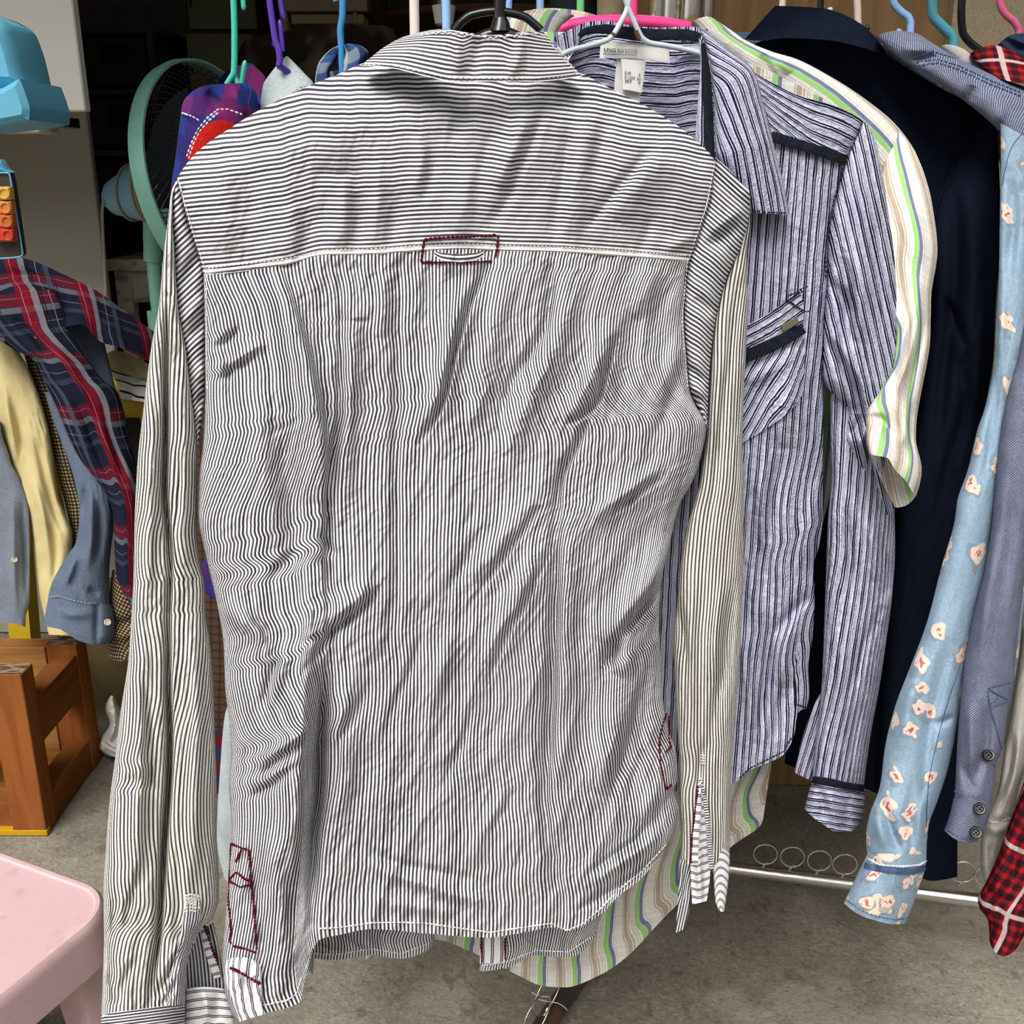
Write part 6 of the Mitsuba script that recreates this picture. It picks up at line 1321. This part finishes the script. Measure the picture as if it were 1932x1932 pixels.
part(fan, 'rim', mikit.ply((V, np.vstack(F_)), 'mint_plastic', smooth=30), 'mint green rim')
def grille(sign, depth, n, hub):
    ms = []
    for k in range(n):
        a0 = 2 * np.pi * k / n
        q = np.linspace(0, 1, 9)
        r = hub + (RF - hub) * q
        d = sign * depth * np.cos(q * np.pi / 2) ** 0.8
        ms.append(tube_mesh(fanpt(r, a0 + 0.9 * sign * (1 - q), d), 0.0011, 4))
    for r_ in (hub, hub + 0.35 * (RF - hub), hub + 0.7 * (RF - hub)):
        q = (r_ - hub) / (RF - hub)
        ms.append(tube_mesh(fanpt(np.full(48, r_), np.linspace(0, 2 * np.pi, 49)[:-1], np.full(48, sign * depth * np.cos(q * np.pi / 2) ** 0.8)), 0.0013, 5, True))
    return join(ms)
part(fan, 'front_grille', mikit.ply(grille(1, 0.055, 72, 0.035), 'black_wire'), 'black wire front grille', kind='stuff')
part(fan, 'back_grille', mikit.ply(grille(-1, 0.075, 60, 0.06), 'black_wire'), 'black wire back grille', kind='stuff')
q, tt = np.meshgrid(np.linspace(0, 1, 10), np.linspace(-1, 1, 10))
for k in range(3):
    r = 0.03 + 0.145 * q
    V = fanpt(r, 2.1 * k + tt * (0.55 + 0.25 * q) + 0.5 * q, -0.01 + 0.028 * tt)
    part(fan, 'blade', mikit.ply((V.reshape(-1, 3), grid_faces(10, 10)), 'fan_blade', smooth=True))
mp = np.array([[0.0, -0.275], [0.022, -0.272], [0.036, -0.255], [0.070, -0.15], [0.078, -0.11], [0.076, -0.08], [0.06, -0.07], [0.0, -0.07]])
V = np.concatenate([fanpt(np.full(48, r), np.linspace(0, 2 * np.pi, 49)[:-1], np.full(48, d)) for r, d in mp])
F_ = []
for i in range(len(mp) - 1):
    a, b = i * 48, (i + 1) * 48
    j = np.arange(48); j2 = (j + 1) % 48
    F_ += [np.stack([a + j, b + j, b + j2], 1), np.stack([a + j, b + j2, a + j2], 1)]
part(fan, 'motor', mikit.ply((V, np.vstack(F_)), 'fan_blue_plastic', smooth=40), 'light blue motor housing')
cm = []
for d0 in (-0.205, -0.150, -0.140):
    t_ = np.linspace(0, 2 * np.pi, 49)[:-1]
    rr = np.interp(d0 + 0.012 * np.sin(t_), mp[1:6, 1], mp[1:6, 0]) + 0.003
    cm.append(tube_mesh(fanpt(rr, t_, d0 + 0.012 * np.sin(t_)), 0.0032, 8, True))
mc = fanpt(np.array(0.0), np.array(0.0), np.array(-0.2))
cm.append(tube_mesh(bend([at(250, 318, 2.26), at(205, 350, 2.24), at(193, 400, 2.23), at(196, 470, 2.23), at(200, 560, 2.23), at(201, 640, 2.23)], 30), 0.0032, 8))
part(fan, 'cord', mikit.ply(join(cm), 'beige_cord', smooth=50), 'beige cord wound round the motor')
pc = at(297, 600, 2.25)
part(fan, 'post', mikit.ply(join([rod([pc[0], pc[1], 0.03], [pc[0], pc[1], pc[2] + 0.015], 0.021, 20), rod([pc[0] + .004, pc[1], pc[2]], [pc[0] + .004, pc[1], pc[2] + 0.12], 0.015, 16), rod([pc[0] + .004, pc[1], pc[2] + .12], mc + [0.03, 0, -.05], 0.02, 16)]), 'mint_plastic', smooth=40))
m_ = trimesh.creation.revolve(np.array([[0, 0], [0.19, 0], [0.19, 0.015], [0.16, 0.03], [0.03, 0.05], [0, 0.05]]), sections=48)
part(fan, 'base', mikit.ply((np.asarray(m_.vertices) + [pc[0], pc[1], 0], m_.faces), 'mint_plastic', smooth=40))

wt_ = thing('side_table', 'small worn white wooden table behind the fan post', 'table')
a0 = at(206, 497, 2.42); b0 = at(330, 497, 2.42)
zt = at(240, 488, 2.42)[2]
part(wt_, 'top', mikit.ply(box((a0[0], 2.40, zt - .026), (b0[0], 2.80, zt), 0.003), 'worn_white'))
part(wt_, 'apron', mikit.ply(box((a0[0] + .012, 2.425, zt - .10), (b0[0] - .01, 2.445, zt - .026), 0.002), 'worn_white'))
for x_ in (a0[0] + .01, b0[0] - .05):
    for y_ in (2.415, 2.74):
        part(wt_, 'leg', mikit.ply(box((x_, y_, 0), (x_ + .036, y_ + .036, zt - .026), 0.002), 'worn_white'))

# toys at the left edge
def prism(flat, Y, depth, bevel=0.004):
    """A solid from an outline: front face at Y, running back by depth, with a bevelled front edge."""
    q = pts2(flat)
    w = at(q[:, 0], q[:, 1], Y)
    poly = _Poly(w[:, [0, 2]])
    rings = []
    for d, yy in ((-bevel, 0.0), (0.0, bevel), (0.0, depth - bevel), (-bevel, depth)):
        r = ringpts(poly.buffer(d, join_style='mitre') if d else poly, 72)
        k = np.argmin(np.abs(r - r.mean(0) - [0, 9]).sum(1))
        c = np.asarray(poly.centroid.coords[0])
        an = np.arctan2(r[:, 1] - c[1], r[:, 0] - c[0])
        r = r[np.argsort(an)] if poly.convex_hull.area < 1.15 * poly.area else r
        rings.append(np.column_stack([r[:, 0], np.full(72, Y + yy), r[:, 1]]))
    V = np.vstack(rings)
    f, j = [], np.arange(72)
    for i in range(3):
        a, b = i * 72 + j, i * 72 + (j + 1) % 72
        f += [np.stack([a, b, b + 72], 1), np.stack([a, b + 72, a + 72], 1)]
    for lev in (0, 3):
        V = np.vstack([V, V[lev * 72:(lev + 1) * 72].mean(0)])
        f.append(np.stack([np.full(72, len(V) - 1), lev * 72 + j, lev * 72 + (j + 1) % 72], 1))
    return V, np.vstack(f)


toy = thing('toy', 'smooth light blue plastic toy with rounded top and wedge foot, upper left edge', 'toy')
part(toy, 'body', mikit.ply(prism([-90, 160, -90, 30, -30, 22, 0, 39, 9, 50, 18, 72, 27, 98, 36, 135, 43, 165, 30, 168], 1.22, 0.09, 0.012), 'light_blue_plastic', smooth=60))
part(toy, 'foot', mikit.ply(prism([-90, 180, 0, 166, 32, 147, 42, 172, 52, 204, 50, 226, 0, 235, -90, 245], 1.20, 0.12, 0.006), 'light_blue_plastic', smooth=40))
pkk = thing('toy_pack', 'blue edged hanging pack with a column of yellow to red toy blocks', 'toy pack')
part(pkk, 'tray', mikit.ply(prism([-90, 330, 18, 326, 22, 340, 42, 478, 40, 484, -90, 496], 1.20, 0.012, 0.001), 'smoked_plastic'), 'smoky dark backing')
part(pkk, 'rim', mikit.ply(tube_mesh(bend(at(np.array([-20., 8, 16, 19, 30, 42, 43, 38, 0, -40]), np.array([327., 326, 327, 332, 400, 472, 480, 484, 488, 492]), 1.198), 60), 0.0010, 8), 'light_blue_plastic', smooth=50), 'light blue edge')
part(pkk, 'hanger_tab', mikit.ply(prism([-60, 312, -4, 300, 2, 310, 8, 320, 18, 326, -60, 332], 1.198, 0.02, 0.004), 'light_blue_plastic', smooth=40))
for i, (y0_, bs) in enumerate(((352, 'block_yellow'), (379, 'block_orange'), (405, 'block_deep_orange'), (431, 'block_red'))):
    sh = 2.2 * i
    bl = part(pkk, 'block', mikit.ply(prism([-24 + sh, y0_, 17 + sh, y0_, 19.5 + sh, y0_ + 25, -22 + sh, y0_ + 26], 1.185, 0.013, 0.002), bs, smooth=30), ('yellow', 'orange', 'deep orange', 'red')[i] + ' toy block')
    cc = at(8 + sh, y0_ + 13, 1.1845)
    u_ = np.linspace(0, 2 * np.pi, 25)[:-1]
    part(bl, 'dimple', mikit.ply(tube_mesh(cc + 0.0052 * (np.cos(u_)[:, None] * [1, 0, 0] + np.sin(u_)[:, None] * [0, 0, 1]), 0.0014, 7, True), bs, smooth=50))

# dark store: drawers, lockers, chest, table, sofa, cup
def pxbox(x0, y0, x1, y1, Y, depth, r=0.003, floor=False):
    a, b = at(x0, y0, Y), at(x1, y1, Y)
    return box((a[0], Y, 0.0 if floor else b[2]), (b[0], Y + depth, a[2]), r)


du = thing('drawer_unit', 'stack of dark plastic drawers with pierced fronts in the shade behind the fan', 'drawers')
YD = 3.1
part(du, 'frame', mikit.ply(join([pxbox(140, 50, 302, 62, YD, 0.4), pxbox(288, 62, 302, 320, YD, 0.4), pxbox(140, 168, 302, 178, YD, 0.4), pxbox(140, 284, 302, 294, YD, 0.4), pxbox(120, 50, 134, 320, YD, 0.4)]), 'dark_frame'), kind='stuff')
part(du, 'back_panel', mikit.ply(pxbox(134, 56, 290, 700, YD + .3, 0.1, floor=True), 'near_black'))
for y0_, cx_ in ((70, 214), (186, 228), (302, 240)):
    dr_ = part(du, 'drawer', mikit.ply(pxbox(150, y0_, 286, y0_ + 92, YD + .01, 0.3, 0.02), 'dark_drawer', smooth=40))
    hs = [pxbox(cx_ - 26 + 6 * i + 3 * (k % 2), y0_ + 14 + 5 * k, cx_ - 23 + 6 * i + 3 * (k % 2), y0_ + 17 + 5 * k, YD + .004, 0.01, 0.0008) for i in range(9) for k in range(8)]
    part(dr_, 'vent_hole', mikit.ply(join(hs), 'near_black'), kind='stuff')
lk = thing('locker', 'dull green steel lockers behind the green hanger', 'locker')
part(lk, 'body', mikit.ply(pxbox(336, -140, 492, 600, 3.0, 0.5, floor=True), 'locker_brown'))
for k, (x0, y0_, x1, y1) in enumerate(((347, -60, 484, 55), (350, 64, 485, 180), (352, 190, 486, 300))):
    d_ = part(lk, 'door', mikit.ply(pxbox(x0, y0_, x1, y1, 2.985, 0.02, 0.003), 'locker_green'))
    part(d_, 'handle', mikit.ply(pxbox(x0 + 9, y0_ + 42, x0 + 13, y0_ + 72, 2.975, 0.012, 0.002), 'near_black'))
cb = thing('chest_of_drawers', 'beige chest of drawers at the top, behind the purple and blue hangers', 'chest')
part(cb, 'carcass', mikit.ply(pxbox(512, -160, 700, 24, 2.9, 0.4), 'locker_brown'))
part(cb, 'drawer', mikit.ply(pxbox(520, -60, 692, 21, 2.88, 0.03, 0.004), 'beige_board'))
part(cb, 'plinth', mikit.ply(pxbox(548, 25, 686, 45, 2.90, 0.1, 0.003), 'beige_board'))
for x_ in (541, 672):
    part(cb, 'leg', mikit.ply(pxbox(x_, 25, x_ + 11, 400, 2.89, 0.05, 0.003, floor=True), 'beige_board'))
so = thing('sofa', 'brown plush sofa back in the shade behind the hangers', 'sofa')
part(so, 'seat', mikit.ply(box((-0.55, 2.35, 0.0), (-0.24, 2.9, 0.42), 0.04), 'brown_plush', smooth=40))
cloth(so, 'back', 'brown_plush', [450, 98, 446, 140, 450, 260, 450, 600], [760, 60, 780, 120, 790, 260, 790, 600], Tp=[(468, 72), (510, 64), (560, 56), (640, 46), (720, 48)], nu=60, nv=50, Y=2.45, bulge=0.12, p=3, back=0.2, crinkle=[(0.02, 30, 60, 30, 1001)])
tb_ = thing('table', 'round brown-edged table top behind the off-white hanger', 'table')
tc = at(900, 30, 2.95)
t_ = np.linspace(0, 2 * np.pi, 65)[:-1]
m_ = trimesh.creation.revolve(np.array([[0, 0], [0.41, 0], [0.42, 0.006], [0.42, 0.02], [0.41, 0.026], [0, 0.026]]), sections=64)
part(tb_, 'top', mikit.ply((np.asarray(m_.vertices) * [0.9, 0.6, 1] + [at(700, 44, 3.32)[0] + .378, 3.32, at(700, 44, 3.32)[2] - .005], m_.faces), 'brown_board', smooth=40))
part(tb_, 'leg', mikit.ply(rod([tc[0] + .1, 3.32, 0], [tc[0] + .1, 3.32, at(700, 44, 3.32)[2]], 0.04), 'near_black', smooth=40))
cu = thing('cup', 'clear plastic cup with white band behind the sky blue hanger', 'cup')
cc = at(838, 52, 2.3)
m_ = trimesh.creation.revolve(np.array([[0, 0], [0.016, 0], [0.026, 0.062], [0.0245, 0.062], [0.015, 0.002], [0, 0.002]]), sections=32)
part(cu, 'wall', mikit.ply((np.asarray(m_.vertices) + cc, m_.faces), 'clear_plastic', smooth=40))
m_ = trimesh.creation.revolve(np.array([[0.0185, 0.006], [0.0242, 0.040]]), sections=32)
part(cu, 'band', mikit.ply((np.asarray(m_.vertices) + cc, m_.faces), 'label_cloth', smooth=40), 'white paper band')
# boards behind the right half of the rack
pw = thing('plywood_board', 'brown plywood board standing behind the right half of the rack', 'board')
def board(x0, x1, Y, bs, parent, nm, zt=1.75):
    a, b = at(x0, 20, Y), at(x1, 20, Y)
    part(parent, nm, mikit.ply(box((a[0], Y, 0.0), (b[0], Y + 0.018, zt), 0.002), bs))
board(1176, 1797, 1.62, 'plywood', pw, 'sheet')
b2 = thing('board', 'pale beige fabric-covered board beside the plywood, top right', 'board')
board(1799, 2060, 1.60, 'beige_cloth_board', b2, 'sheet')
b3 = thing('fabric_roll', 'upright beige roll of cloth left of the plywood board', 'roll')
c = at(1152, 20, 1.56)
part(b3, 'roll', mikit.ply(rod([c[0], 1.56, 0.0], [c[0], 1.56, 1.6], 0.019, 24), 'beige_cloth_board', smooth=50))
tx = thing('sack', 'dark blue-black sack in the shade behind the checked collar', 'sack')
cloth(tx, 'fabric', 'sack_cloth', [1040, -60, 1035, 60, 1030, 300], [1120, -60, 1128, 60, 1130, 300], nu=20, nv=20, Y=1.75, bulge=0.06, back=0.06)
